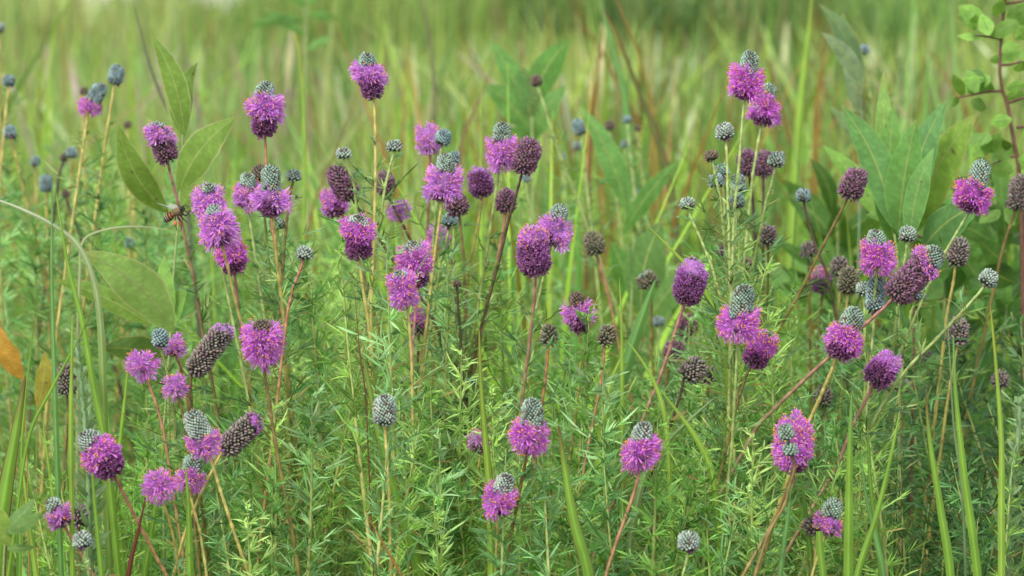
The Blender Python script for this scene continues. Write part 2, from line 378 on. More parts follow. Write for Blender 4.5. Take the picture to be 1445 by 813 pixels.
Bd('oval silver bud behind the cluster, right of the round lilac head', (624, 205), (627, 182), 20, d=1.3, st=[(621, 225), (616, 290)], sc='g', fo=60, tip='blue')
Bd('small silver bud tucked against the silver cone of the central lilac head', (640, 232), (639, 214), 17, d=1.3, st=[(640, 270)], sc='g', fo=60, tip='blue')
F('broad lilac head with silver cone in the central cluster', (624, 282), (632, 217), 24, .08, .66, 56, .14, d=1.22, tw=3, st=[(620, 310), (612, 370), (603, 450)], sc='y', fo=90)
F('lilac and magenta head with no cone, right of the broad central lilac head', (681, 277), (676, 235), 26, .62, .98, 31, .1, an=.1, d=1.3, low='f', st=[(676, 310), (662, 380), (656, 450), (655, 510)], sc='y', fo=130)
F('lilac head with a tall silver cone, topmost of the central cluster', (706, 232), (709, 172), 23, 0, .60, 49, .28, d=1.23, tw=3, st=[(702, 255), (694, 310), (683, 380), (670, 460), (657, 520)], sc='g', fo=110)
F('large silver-green cone standing in a wide lilac skirt, at the left cluster', (384, 303), (381, 233), 26, .10, .46, 62, .22, d=1.18, tw=6, st=[(387, 320), (392, 380), (400, 440), (404, 540)], sc='y', fo=70, low='f')
Bd('dark-tipped bud peeping from behind the large silver-green cone', (367, 256), (364, 233), 20, d=1.24, st=[(372, 290)], sc='g', fo=80, tip='brown')
F('lilac head left of the large silver-green cone, partly behind it', (349, 291), (350, 244), 21, .05, .66, 44, .22, d=1.23, st=[(354, 320), (366, 400)], sc='g', fo=90)
Bd('small silver bud right of the large silver-green cone', (414, 256), (416, 240), 18, d=1.24, st=[(411, 266), (407, 290), (402, 340)], sc='b', fo=30, tip='pale')
Bd('blurred egg-shaped bud at the tip of a pale hairy stem above centre', (759, 122), (755, 106), 13, d=1.5, st=[(768, 150), (780, 190), (794, 230), (812, 275)], sc='g', fo=20, tip='brown', sw=6, fs=.6)
S('purple oval spent head on a dark slanting stem right of the central cluster', (737, 243), (749, 197), 31, low='m', d=1.22, st=[(732, 262), (718, 310), (705, 365), (690, 420), (672, 490), (660, 540)], sc='d', fo=170)
# tiny background buds above the middle
for lb, x, y, w_, h_, d_, tp in [
    ('blurred elongated bud leaning left, largest of the far buds right of centre', 819, 179, 15, 22, 1.65, 'blue'),
    ('tiny far bud right under the elongated leaning bud', 815, 206, 10, 12, 1.9, 'blue'),
    ('tiny brown far bud between the leaning bud and the red grass blades', 859, 177, 11, 14, 1.75, 'brown'),
    ('tiny bluish far bud below the long red grass blade', 884, 169, 10, 10, 1.8, 'blue'),
    ('tiny red-brown far bud right of the bluish one below the red grass blade', 899, 181, 7, 8, 1.8, 'brown'),
    ('tiny grey far bud directly below the bluish one', 881, 203, 9, 10, 1.8, 'blue'),
    ('tiny grey bud right of the purple oval spent head', 742, 251, 10, 12, 1.6, 'blue'),
    ('faint far bud below the two tiny far buds right of centre', 898, 271, 9, 9, 1.9, 'blue'),
    ('faint pale bud level with the purple oval spent head, to its right', 792, 222, 8, 9, 1.9, 'blue'),
    ('blurred dark bud among leaves at upper right beside the notched leaves', 1220, 70, 11, 14, 1.7, 'blue')]:
    Bd(lb, (x + 1, y + h_ / 2), (x - (6 if w_ == 15 else 0), y - h_ / 2), w_, d=d_, st=[(x + 4, y + 35), (x + 10, y + 90)], sc='g', fo=30, tip=tp)

F('magenta head under a silver cone, highest on the right side', (1051, 139), (1061, 72), 24, .05, .62, 55, .62, d=1.2, tw=3, st=[(1048, 165), (1043, 230), (1036, 300), (1033, 380), (1031, 470)], sc='g', fo=170)
F('magenta head with hidden cone, just below the highest one on the right', (1075, 174), (1084, 118), 23, .1, .68, 50, .55, d=1.27, tw=3, st=[(1070, 200), (1062, 250), (1055, 320)], sc='g', fo=130)
Bd('oval silver bud alone on a straight stalk below the two high magenta heads', (1024, 197), (1021, 174), 23, d=1.2, st=[(1026, 225), (1027, 280), (1029, 350)], sc='g', fo=40, tip='pale')
Bd('small brown-tipped bud left of the group of silver buds', (1005, 227), (1003, 213), 16, d=1.2, st=[(1009, 245), (1016, 280), (1023, 340)], sc='g', fo=18, tip='brown')
Bd('silver bud uppermost of the tight group of silver buds on the right', (1020, 250), (1018, 232), 19, d=1.27, st=[(1022, 280)], sc='g', fo=30, tip='blue')
Bd('silver bud lowest left of the tight group of silver buds on the right', (1011, 264), (1009, 246), 19, d=1.22, st=[(1016, 290), (1022, 340)], sc='g', fo=24, tip='blue')
Bd('silver bud on the right side of the tight group of silver buds', (1043, 272), (1041, 246), 18, d=1.27, st=[(1043, 310)], sc='g', fo=24, tip='blue')
Bd('silver bud hanging lowest under the tight group, on the thick stem', (1040, 294), (1038, 273), 20, d=1.22, st=[(1038, 330)], sc='g', fo=20, tip='blue')
S('dusky purple head left of two side by side below the high magenta heads', (1057, 247), (1053, 212), 24, low='m', d=1.32, st=[(1062, 280), (1066, 340)], sc='d', fo=80)
S('dusky purple head right of two side by side, touching a silver bud', (1077, 249), (1077, 215), 22, low='m', d=1.36, st=[(1077, 300)], sc='d', fo=80)
Bd('silver bud right of the two dusky purple heads', (1094, 236), (1096, 214), 21, d=1.22, st=[(1090, 255), (1080, 290), (1068, 350)], sc='g', fo=40, tip='pale')
Bd('silver bud on a bluish dark stem, upper right of centre', (1134, 285), (1134, 266), 18, d=1.35, st=[(1140, 310), (1152, 350), (1168, 390), (1178, 440)], sc='d', fo=90, tip='blue')
S('purple seed head at the tip of the long slanting brown stem on the right', (1196, 279), (1211, 240), 30, low='m', d=1.25, st=[(1186, 300), (1160, 350), (1125, 420), (1098, 466), (1060, 530)], sc='b', fo=90)
F('magenta head with a silver cone leaning right, near the right edge', (1369, 297), (1386, 225), 27, .04, .52, 58, .72, d=1.18, tw=4, st=[(1358, 315), (1333, 358), (1310, 405), (1290, 450), (1268, 505), (1250, 560)], sc='g', fo=110)
S('tall grey-brown seed head at the right edge', (1433, 296), (1442, 248), 25, d=1.35, st=[(1425, 320), (1413, 360), (1400, 420)], sc='b', fo=150)
# left cluster
F('lilac head at the top of the left cluster, beside the bee', (296, 303), (293, 259), 22, 0, .82, 51, .2, d=1.2, tw=6, st=[(302, 330), (318, 400), (338, 500)], sc='g', fo=120)
F('lilac head in the middle of the left cluster with a small silver cone', (313, 345), (299, 289), 23, .05, .74, 56, .26, d=1.15, tw=6, st=[(318, 362), (330, 415), (344, 470), (352, 540)], sc='y', fo=150)
F('magenta head at the foot of the left cluster', (331, 385), (322, 335), 25, .25, .88, 48, .62, d=1.19, st=[(334, 410), (340, 470), (350, 530), (358, 600)], sc='p', fo=110)
F('round magenta head seen from the front with a brown centre, left of the middle', (372, 503), (370, 451), 27, 0, .80, 62, .45, d=1.08, tw=22, st=[(374, 530), (383, 590), (395, 660), (412, 750), (420, 800)], sc='b', fo=None, tip='brown', sw=5.2)
F('long leaning grey spent head with a violet tip, left', (271, 527), (321, 459), 28, .86, 1, 34, .05, low='s', g=G3, an=.1, pis=.10, d=1.15, st=[(269, 545), (272, 600), (276, 680)], sc='b', fo=120)
Bd('upright silver bud beside two small pink heads, left', (226, 490), (226, 464), 19, d=1.15, st=[(232, 510), (240, 545)], sc='g', fo=40, tip='blue')
F('flat spiky magenta head, lower left, alone on a pink stalk', (204, 526), (198, 503), 16, 0, 1, 47, .42, d=1.15, st=[(213, 550), (226, 590), (236, 640)], sc='r', fo=60)
F('small pink head touching the upright silver bud', (248, 502), (243, 477), 15, .25, 1, 36, .35, d=1.16, low='g', st=[(254, 515), (262, 545)], sc='r', fo=60)
F('small flat violet head below the small pink one', (250, 555), (244, 534), 14, 0, 1, 39, .28, d=1.15, st=[(256, 575), (262, 610)], sc='b', fo=50)
S('tall grey seed head behind grass blades at lower left', (95, 557), (92, 514), 24, d=1.25, pis=.02, st=[(96, 590), (92, 640), (89, 700)], sc='b', fo=None)
F('lilac head half behind the leaning dusky spent head', (474, 304), (468, 268), 22, .2, .95, 40, .35, d=1.3, st=[(484, 308), (500, 340)], sc='b', fo=80)
F('flat lilac head with a grey top, behind the tall tan stem', (563, 303), (560, 282), 20, 0, .8, 39, .3, d=1.36, st=[(568, 330), (580, 370)], sc='y', fo=60, tip='pale')
F('magenta head with deep purple base and pale cap on a thick tan stem', (507, 363), (505, 303), 29, .42, .86, 54, .58, d=1.17, tw=6, st=[(511, 400), (519, 450), (525, 500), (529, 560), (532, 640)], sc='y', fo=160, tip='pale', sw=5.4)
F('magenta head with pale cap behind and above its twin, centre', (591, 403), (577, 341), 26, .30, .86, 54, .48, d=1.19, tw=6, st=[(587, 430), (583, 480), (582, 540)], sc='p', fo=90, tip='pale')
F('front magenta head of the twin pair in the centre, cap at its left', (573, 424), (563, 382), 22, 0, .88, 48, .42, d=1.13, tw=12, st=[(577, 450), (581, 510), (583, 600), (584, 700)], sc='y', fo=120, tip='pale')
F('small dark magenta head low behind the twin pair', (591, 470), (590, 436), 20, .4, 1, 32, .5, d=1.28, st=[(590, 500), (588, 560)], sc='b', fo=60)
Bd('silver bud hanging under the wide lilac skirt of the left cluster', (391, 323), (391, 307), 18, d=1.24, st=[(394, 350)], sc='g', fo=40, tip='pale')
Bd('silver bud on a red side stalk right of the left cluster', (429, 366), (431, 348), 20, d=1.16, st=[(424, 380), (414, 405), (406, 440)], sc='r', fo=20, tip='pale')
Bd('round bluish silver bud under the central cluster', (635, 319), (635, 301), 19, d=1.3, st=[(631, 335), (622, 370)], sc='g', fo=30, tip='blue')
F('small magenta-lilac head low in the central cluster', (618, 346), (617, 324), 17, 0, 1, 36, .35, d=1.32, st=[(616, 370)], sc='y', fo=40)
S('dusky pink spent head under the broad central lilac head', (648, 303), (641, 271), 27, low='m', d=1.26, st=[(650, 320), (655, 370), (656, 420)], sc='b', fo=100)
S('dusky pink spent head right of the central cluster, lowest there', (714, 299), (714, 269), 24, low='m', d=1.26, st=[(709, 330), (697, 390), (686, 440), (672, 510)], sc='r', fo=110)
Bd('tiny dark brown bud on a dark stalk under the central cluster', (645, 406), (644, 396), 9, d=1.24, st=[(646, 425), (649, 460)], sc='d', fo=20, tip='brown')
Bd('tiny silver bud in the foliage left of the middle', (572, 542), (572, 531), 12, d=1.27, st=[(574, 570)], sc='g', fo=12, tip='pale')
Bd('tiny silver bud in the foliage right below the central cluster', (664, 544), (664, 533), 13, d=1.24, st=[(662, 580)], sc='g', fo=12, tip='blue')
F('lilac head with silver cone, right of centre, upper of two touching heads', (778, 345), (792, 288), 24, .04, .58, 58, .2, d=1.2, tw=3, st=[(774, 362), (765, 400), (756, 440), (745, 500)], sc='g', fo=80)
F('tall lilac-topped head with deep magenta base, lower of two touching heads', (756, 387), (748, 321), 36, .58, .96, 50, .3, d=1.14, st=[(755, 410), (751, 450), (744, 510), (738, 560), (733, 620)], sc='p', fo=70, low='f', tip='pale')
S('blurred greenish-brown seed head right of the two touching heads', (842, 359), (835, 328), 25, low='g', d=1.4, st=[(848, 380), (858, 415), (870, 470)], sc='r', fo=170)
S('blurred seed head with lilac florets on its left side, right of centre', (918, 406), (908, 384), 26, a=.8, low='g', d=1.4, st=[(919, 430), (920, 480), (922, 540)], sc='b', fo=150)
F('leaning purple head with lilac tips on a maroon stem, right of centre', (966, 427), (986, 366), 34, .66, 1, 36, .2, an=.1, low='f', d=1.16, st=[(960, 445), (946, 490), (932, 530), (912, 580), (890, 640), (868, 700)], sc='p', fo=60, sw=5.4)
F('lilac-magenta head with a narrow brown cone, right of the middle', (819, 468), (810, 412), 19, .22, .64, 47, .34, low='f', d=1.2, st=[(820, 490), (818, 540), (812, 590), (804, 650)], sc='y', fo=110, tip='brown')
S('dry tan cone on a red stalk, left of two under the brown-coned head', (774, 487), (774, 460), 19, low='g', d=1.18, pis=0, st=[(773, 505), (769, 540), (762, 590)], sc='r', fo=60)
S('dry tan cone with a scrap of lilac at its foot, right of two', (853, 487), (860, 460), 20, low='g', d=1.18, pis=.1, st=[(852, 505), (847, 545), (836, 600), (826, 650)], sc='r', fo=60)
Bd('silver bud at the tip of a long arching green stalk right of centre', (970, 295), (969, 279), 19, d=1.2, st=[(976, 310), (990, 340), (1004, 375), (1018, 425)], sc='g', fo=16, tip='pale')
F('magenta skirt around a tall silver-green cone, largest of the right centre', (1041, 470), (1048, 401), 30, 0, .46, 62, .58, d=1.12, tw=5, st=[(1040, 500), (1037, 560), (1032, 640), (1022, 740)], sc='g', fo=110)
F('leaning magenta head right below the tall silver-green cone', (1061, 515), (1086, 470), 29, .35, .92, 45, .62, low='f', d=1.16, st=[(1054, 528), (1043, 560), (1028, 620)], sc='b', fo=60)
Bd('blurred grey bud among the dark leaves right of centre', (929, 460), (929, 447), 14, d=1.5, st=[(929, 500)], sc='g', fo=40, tip='blue')
S('blurred pinkish seed head above a leaning lilac one', (969, 476), (969, 446), 24, low='m', d=1.38, st=[(966, 500), (960, 560)], sc='b', fo=80)
S('blurred leaning pink-lilac seed head right of the maroon stem', (946, 508), (955, 483), 22, low='m', d=1.36, st=[(942, 530)], sc='b', fo=60)
S('shaggy brown dried head tipped to the right, middle right', (965, 533), (992, 510), 30, low='s', pis=.02, d=1.17, st=[(962, 550), (946, 600), (925, 655), (905, 700)], sc='d', fo=50)
S('small brown dried head beside the shaggy tipped one', (1000, 541), (1001, 519), 19, low='s', d=1.25, st=[(998, 570)], sc='b', fo=40)
S('dark purple head half hidden by the stems under the silver bud group', (1022, 364), (1022, 342), 15, low='m', d=1.35, st=[(1022, 400)], sc='b', fo=50)
S('small purple head under the half hidden dark purple one', (1052, 392), (1052, 366), 15, low='m', d=1.35, st=[(1050, 430)], sc='b', fo=50)
S('brown seed head on a dark stem left of the long slanting brown stem', (1084, 345), (1082, 319), 21, low='s', d=1.3, st=[(1084, 380), (1082, 440)], sc='b', fo=80)
S('small dark brown seed head crossing the long slanting brown stem', (1141, 364), (1140, 343), 20, low='s', d=1.4, st=[(1142, 400)], sc='b', fo=80)
S('brown seed head above a larger greenish one, right', (1185, 390), (1187, 364), 23, low='s', d=1.35, st=[(1184, 420), (1180, 470)], sc='y', fo=90)
S('larger greenish-brown seed head below the brown one, right', (1196, 415), (1199, 378), 25, low='g', d=1.3, st=[(1194, 440), (1190, 500)], sc='y', fo=80)
F('blurred deep purple head left of the brown and greenish seed heads', (1161, 411), (1156, 376), 23, .5, 1, 26, .6, low='f', d=1.42, st=[(1158, 440)], sc='b', fo=60)
F('level magenta head with orange rim and low silver cone, right', (1238, 379), (1239, 324), 25, 0, .62, 54, .6, d=1.17, tw=2, st=[(1236, 400), (1232, 440), (1226, 500)], sc='g', fo=60)
Bd('round silver bud right of the level orange-rimmed head', (1280, 341), (1282, 320), 21, d=1.2, st=[(1278, 360), (1273, 390), (1266, 440)], sc='g', fo=30, tip='pale')
F('long head lying to the right, brown below and lilac above, on a maroon stem', (1260, 421), (1326, 350), 36, .55, .80, 54, .4, low='m', d=1.12, tw=4, st=[(1248, 434), (1222, 457), (1190, 487), (1150, 522), (1110, 560), (1070, 600)], sc='p', fo=None, sw=5.6)
Bd('small silver bud left of the tall upright silver cone, right', (1219, 417), (1219, 398), 19, d=1.2, st=[(1220, 440)], sc='g', fo=30, tip='pale')
Bd('tall upright silver-green cone without florets, right', (1234, 440), (1236, 390), 24, d=1.18, st=[(1232, 470), (1226, 540)], sc='g', fo=50, tip='blue')
Bd('silver bud behind the lying long head, right', (1294, 424), (1299, 401), 21, d=1.25, st=[(1286, 440), (1278, 490)], sc='g', fo=40, tip='blue')
F('large magenta head with a leaning grey-green cone at its upper right', (1180, 503), (1212, 436), 31, .16, .56, 60, .58, d=1.08, tw=6, st=[(1175, 520), (1160, 555), (1140, 600), (1118, 660)], sc='y', fo=None, sw=6, tip='green')
F('ragged purple head below the large magenta one, right', (1231, 541), (1260, 500), 31, .60, 1, 45, .35, an=.15, low='f', d=1.12, st=[(1226, 556), (1204, 600), (1180, 660), (1150, 710), (1115, 770)], sc='p', fo=110, sw=5.2)
S('grey-brown seed head upright on a tan stem, right', (1348, 375), (1356, 337), 27, low='s', pis=.03, d=1.25, st=[(1345, 400), (1337, 440), (1330, 500)], sc='y', fo=140)
Bd('oval silver bud at the end of a long slanting green stalk, far right', (1390, 403), (1402, 383), 24, d=1.15, st=[(1376, 420), (1350, 448), (1318, 482), (1290, 510), (1262, 545), (1230, 600)], sc='g', fo=24, tip='pale', sw=5)
S('brown spent head with pink flecks below the grey-brown one, right', (1351, 487), (1354, 450), 26, low='s', pis=.12, d=1.24, st=[(1346, 515), (1338, 560)], sc='y', fo=150)
S('brown seed head at the right edge by the upright grass blade', (1411, 547), (1411, 525), 21, low='s', d=1.3, st=[(1410, 580)], sc='b', fo=60)
S('faint pinkish seed head between the lying long head and the right edge', (1311, 512), (1309, 495), 17, low='m', d=1.5, st=[(1312, 550)], sc='b', fo=60)
S('faint brown seed head in shade below the ragged purple head', (1272, 553), (1274, 538), 22, low='s', d=1.35, st=[(1272, 600)], sc='b', fo=60)
# lower left
F('big magenta head with a pale cone leaning left, lower left', (161, 670), (124, 605), 34, .28, .74, 58, .52, low='f', d=1.02, tw=6, st=[(168, 684), (190, 728), (212, 770), (235, 813)], sc='r', fo=None, tip='pale', sw=5.4)
F('pale silver cone rising out of a pink skirt, lower left', (295, 637), (268, 580), 31, 0, .40, 56, .45, d=1.05, tw=4, st=[(299, 652), (312, 695), (330, 750), (352, 813)], sc='y', fo=None, tip='pale', sw=5.2)
F('dark leaning spent head with a magenta tip, lower left', (315, 637), (366, 588), 29, .84, 1, 34, .45, low='s', g=G3, an=.1, pis=.08, d=1.1, st=[(306, 652), (292, 680), (280, 705), (262, 750)], sc='y', fo=None)
F('small magenta head pressed beside an upright grey cone, lower left', (266, 685), (276, 641), 26, .0, .45, 50, .5, d=1.08, st=[(270, 705), (282, 750), (290, 800)], sc='y', fo=None, tip='green')
F('flat spiky magenta head below the paired cones, lower left', (226, 697), (222, 672), 17, 0, 1, 48, .52, d=1.05, st=[(234, 720), (244, 755), (252, 800)], sc='y', fo=60)
F('small violet-pink head with a tan cone at the lower left corner', (90, 740), (72, 703), 19, .1, .62, 40, .35, d=1.04, st=[(98, 755), (115, 783), (135, 818)], sc='r', fo=None, tip='pale')
S('dark grey seed head between the violet-pink head and a round bud, lower left', (111, 742), (109, 715), 21, low='s', d=1.1, st=[(112, 770)], sc='b', fo=60)
Bd('round tan-silver bud at the lower left corner', (118, 774), (114, 750), 24, d=.96, st=[(122, 790), (126, 820)], sc='g', fo=30, tip='pale')
Bd('tall silver cone alone on a straight stalk before a grass blade, lower centre', (543, 601), (541, 557), 29, d=1.05, st=[(545, 630), (549, 700), (551, 780)], sc='y', fo=110, tip='pale', sw=5.2)
F('small pale lilac head behind an upright grass blade, lower centre', (678, 640), (673, 612), 15, .45, 1, 36, .08, low='s', d=1.15, st=[(674, 670), (667, 720), (658, 790)], sc='y', fo=40)
F('magenta head with a tan cone leaning right, bottom centre', (698, 722), (718, 669), 25, 0, .62, 52, .55, d=1.02, st=[(702, 745), (700, 800)], sc='y', fo=30, tip='pale')
F('magenta skirt under a brown-topped grey cone, lower centre', (745, 628), (757, 563), 30, 0, .48, 62, .52, d=1.03, tw=4, st=[(742, 650), (734, 690), (724, 740), (712, 800)], sc='b', fo=50, sw=5.4)
F('magenta skirt with orange tips under a pale cone, right of bottom centre', (904, 652), (902, 596), 27, 0, .58, 60, .48, d=1.04, tw=3, st=[(899, 680), (888, 715), (870, 765), (855, 813)], sc='r', fo=80, tip='pale', sw=5.2)
Bd('round tan-silver bud near the bottom edge, right of centre', (971, 779), (972, 749), 27, d=.94, st=[(968, 795), (962, 820)], sc='g', fo=30, tip='pale')
Bd('tiny dark brown bud low in the foliage, right of bottom centre', (920, 756), (919, 744), 10, d=1.1, st=[(923, 780)], sc='g', fo=14, tip='brown')
F('tall magenta head turned to the viewer with two grey knobs, lower right', (1119, 664), (1124, 590), 33, .22, 1, 57, .42, low='f', d=1.04, st=[(1120, 680), (1105, 715), (1084, 750), (1050, 810)], sc='b', fo=70, sw=5.4)
Bd('lower of two grey knobs pressed into the front of the tall magenta head, lower right', (1118, 643), (1113, 626), 17, d=1.0, tw=3, st=[(1121, 662), (1106, 715), (1084, 755)], sc='b', fo=None, tip='green')
Bd('upper of two grey knobs pressed into the front of the tall magenta head, lower right', (1113, 621), (1106, 600), 18, d=1.0, tw=3, st=[(1120, 650), (1116, 680), (1095, 730)], sc='b', fo=None, tip='green')
F('magenta head with a grey cone and brown left side near the bottom right', (1165, 754), (1176, 703), 26, .1, .52, 46, .48, low='s', d=1.05, tw=3, st=[(1158, 775), (1146, 812)], sc='y', fo=30, tip='green')
S('brown spent knob joined to the left of the grey-coned head, bottom right', (1152, 752), (1143, 730), 25, low='s', d=1.08, pis=.1, st=[(1150, 790)], sc='y', fo=30)
S('brown seed head behind the long maroon stem, lower right', (1162, 572), (1164, 548), 24, low='s', d=1.3, st=[(1158, 600)], sc='b', fo=60)

# ------------------------------------------------------------------ flowerless feathery stems: prototypes, then copies
def make_leafy(h, lean, size, hue):
    """prototype at the origin, height h"""
    root = empty('clover_plant', (0, 0, 0)); 
    z = np.linspace(h, 0, 26); u = 1 - z / h
    path = np.stack([lean * h * (1 - u) ** 1.6 + .006 * np.sin(u * 7), .2 * lean * h * (1 - u) + .004 * np.cos(u * 5), z], 1)
    mb = MB(); tube(mb, path, (.00025 + .0006 * np.minimum(1, u * 5) + .0006 * u), np.array((.30, .42, .12))[None] * (1 - np.minimum(1, u * 3)[:, None]) + np.array((.52, .41, .13))[None] * np.minimum(1, u * 3)[:, None], 6)
    mb.build('stem', M_stem, root)
    mf = MB(); foliage(mf, path, .002, zmin=.13, size=size, spacing=.0043, hue=np.array(hue) * 1.35, dens=2.3); mf.build('foliage', M_leaflet, root)
    return root
protos = [make_leafy(h, l, s, hu) for h, l, s, hu in [
    (.42, .10, 1.0, (.17, .32, .07)), (.42, -.12, .95, (.28, .43, .11)), (.42, .22, 1.0, (.10, .22, .07)), (.42, -.25, .95, (.19, .35, .14)),
    (.42, .02, .85, (.34, .48, .15)), (.42, -.04, 1.05, (.11, .24, .06)), (.42, .3, .9, (.23, .38, .08)), (.42, .06, 1.05, (.25, .40, .18)), (.42, .12, 1.0, (.055, .125, .04)), (.42, -.2, 1.05, (.075, .155, .065))]]  # final pair darkened: shade of the lower right put into leaf colour
LS = 'flowerless feathery green clover plant in the dense leafy mass under the flower heads'
GS = 'flowerless feathery clover stems'
used = [False] * len(protos)
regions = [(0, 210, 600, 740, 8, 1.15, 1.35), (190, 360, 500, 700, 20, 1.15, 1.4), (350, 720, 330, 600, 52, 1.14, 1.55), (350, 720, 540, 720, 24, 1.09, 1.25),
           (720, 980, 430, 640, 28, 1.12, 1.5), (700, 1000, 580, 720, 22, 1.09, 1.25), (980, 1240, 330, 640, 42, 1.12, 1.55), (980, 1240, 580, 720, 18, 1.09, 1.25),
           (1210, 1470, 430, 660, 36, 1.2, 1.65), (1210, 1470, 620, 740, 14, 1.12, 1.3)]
for x0, x1, y0, y1, n, d0, d1 in regions:
    for i in range(n):
        x, y, d = rs.uniform(x0, x1), rs.uniform(y0, y1), rs.uniform(d0, d1)
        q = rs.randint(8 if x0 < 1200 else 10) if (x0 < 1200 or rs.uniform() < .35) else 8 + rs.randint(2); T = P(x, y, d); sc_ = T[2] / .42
        az = rs.uniform(0, 6.28); ln = [.10, -.12, .22, -.25, .02, -.04, .3, .06, .12, -.2][q] * T[2]
        lx, ly = ln * math.cos(az) - .2 * ln * math.sin(az), ln * math.sin(az) + .2 * ln * math.cos(az)
        if used[q]:
            r = protos[q].copy(); COL.objects.link(r)
            for ch in protos[q].children:
                c = ch.copy(); COL.objects.link(c); c.parent = r
        else: r = protos[q]; used[q] = True
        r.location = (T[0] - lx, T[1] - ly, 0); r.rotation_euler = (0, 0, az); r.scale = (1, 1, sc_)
        tag(r, LS, 'clover plant', GS)

# ------------------------------------------------------------------ grass
GG = np.array([(.21, .40, .05), (.30, .48, .07), (.16, .33, .07), (.38, .52, .09), (.11, .26, .05), (.24, .43, .13)])
GB = np.array([(.30, .17, .06), (.22, .10, .05), (.34, .27, .12), (.33, .29, .15), (.30, .26, .05)])
def field(n, y0, y1, hmin, hmax, w0, w1, brown=.06, spread=1.5, K=6, lean=.25, xr=None, pal=None, gap=None, ypow=1.0, tall=0, seed=0):
    Y = y0 + (y1 - y0) * rs.uniform(0, 1, n) ** ypow
    X = rs.uniform(-.5, .5, n) * Y * .384 * spread if xr is None else (rs.uniform(xr[0], xr[1], n) - 722.5) / FPX * Y
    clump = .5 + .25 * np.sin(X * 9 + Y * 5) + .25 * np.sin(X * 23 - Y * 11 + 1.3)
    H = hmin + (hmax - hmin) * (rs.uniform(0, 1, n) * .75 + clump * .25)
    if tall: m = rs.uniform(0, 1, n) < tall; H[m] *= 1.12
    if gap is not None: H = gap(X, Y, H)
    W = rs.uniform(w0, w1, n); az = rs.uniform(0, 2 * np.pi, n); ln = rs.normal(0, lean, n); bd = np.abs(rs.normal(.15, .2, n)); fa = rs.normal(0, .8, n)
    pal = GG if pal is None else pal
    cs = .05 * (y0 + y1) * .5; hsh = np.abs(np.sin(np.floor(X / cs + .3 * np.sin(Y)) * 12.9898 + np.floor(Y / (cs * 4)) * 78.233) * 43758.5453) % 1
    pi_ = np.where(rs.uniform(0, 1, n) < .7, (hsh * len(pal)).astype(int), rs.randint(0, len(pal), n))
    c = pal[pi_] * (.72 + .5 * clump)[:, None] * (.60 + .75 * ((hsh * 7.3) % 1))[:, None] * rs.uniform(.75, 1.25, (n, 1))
    mb_ = rs.uniform(0, 1, n) < brown; c[mb_] = GB[rs.randint(0, len(GB), mb_.sum())]
    s = np.linspace(0, 1, K)[None]
    dx, dy = np.cos(az)[:, None], np.sin(az)[:, None]
    off = (ln[:, None] * s + bd[:, None] * s ** 2.2) * H[:, None]
    px = X[:, None] + dx * off; py = Y[:, None] + dy * off * .8; pz = H[:, None] * (s - .12 * bd[:, None] * s ** 3)
    wd = W[:, None] * (1 - s ** 2.2) * (.55 + .45 * np.minimum(1, s * 4)) * .5 + .00008
    if seed: wd = .0009 + np.where((s > .86) & (s < .99), 1, 0) * W[:, None] * .5
    sx, sy = np.cos(fa)[:, None], np.sin(fa)[:, None]
    V = np.stack([np.stack([px - sx * wd, py - sy * wd, pz], -1), np.stack([px + sx * wd, py + sy * wd, pz], -1)], 2)
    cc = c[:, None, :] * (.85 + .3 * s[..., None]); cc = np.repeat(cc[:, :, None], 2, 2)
    return V, np.clip(cc, 0, 1)
def stuff(name, label, cat, parts, m=None):
    mb = MB()
    for V, C in parts: mb.grids(V, C)
    o = mb.build(name, m or M_grass); tag(o, label, cat, kind='stuff'); return o
YG = np.array([(.37, .47, .12), (.30, .43, .11), (.19, .35, .10), (.43, .49, .19), (.33, .44, .17), (.13, .24, .07)])
def gapf(X, Y, H):
    px = X / Y * FPX + 722.5
    g = np.exp(-((px - 140) / 22) ** 4) + np.exp(-((px - 190) / 12) ** 4) * .8 + np.exp(-((px - 322) / 26) ** 4) + .5 * np.exp(-((px - 270) / 10) ** 2)
    return np.where(Y > 5, H - np.clip(g, 0, 1) * np.maximum(H - .585, 0), H - np.clip(g, 0, 1) * .04)
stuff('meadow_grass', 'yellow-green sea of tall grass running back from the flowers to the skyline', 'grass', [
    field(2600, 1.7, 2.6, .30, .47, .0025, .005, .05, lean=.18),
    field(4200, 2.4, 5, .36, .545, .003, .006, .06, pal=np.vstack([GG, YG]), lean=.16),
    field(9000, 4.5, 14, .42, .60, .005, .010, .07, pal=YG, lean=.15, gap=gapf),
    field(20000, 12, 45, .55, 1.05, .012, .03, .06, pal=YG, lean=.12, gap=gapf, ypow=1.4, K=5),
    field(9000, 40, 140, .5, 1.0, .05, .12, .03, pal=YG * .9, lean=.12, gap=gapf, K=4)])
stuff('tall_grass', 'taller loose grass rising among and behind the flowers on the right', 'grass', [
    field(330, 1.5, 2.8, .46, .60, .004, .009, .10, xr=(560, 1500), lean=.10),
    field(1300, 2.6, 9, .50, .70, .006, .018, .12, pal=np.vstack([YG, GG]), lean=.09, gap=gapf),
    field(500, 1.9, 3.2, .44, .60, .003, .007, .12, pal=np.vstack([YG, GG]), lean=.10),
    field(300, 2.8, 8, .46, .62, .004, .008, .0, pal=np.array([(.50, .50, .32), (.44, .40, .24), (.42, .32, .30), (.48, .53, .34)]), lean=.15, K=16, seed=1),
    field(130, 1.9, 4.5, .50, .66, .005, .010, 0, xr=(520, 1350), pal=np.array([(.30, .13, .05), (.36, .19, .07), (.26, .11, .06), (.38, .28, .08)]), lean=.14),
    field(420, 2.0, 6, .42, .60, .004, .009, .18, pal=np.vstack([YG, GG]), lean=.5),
    field(60, 1.7, 3.0, .44, .56, .003, .006, .12, xr=(-50, 560), lean=.12)])
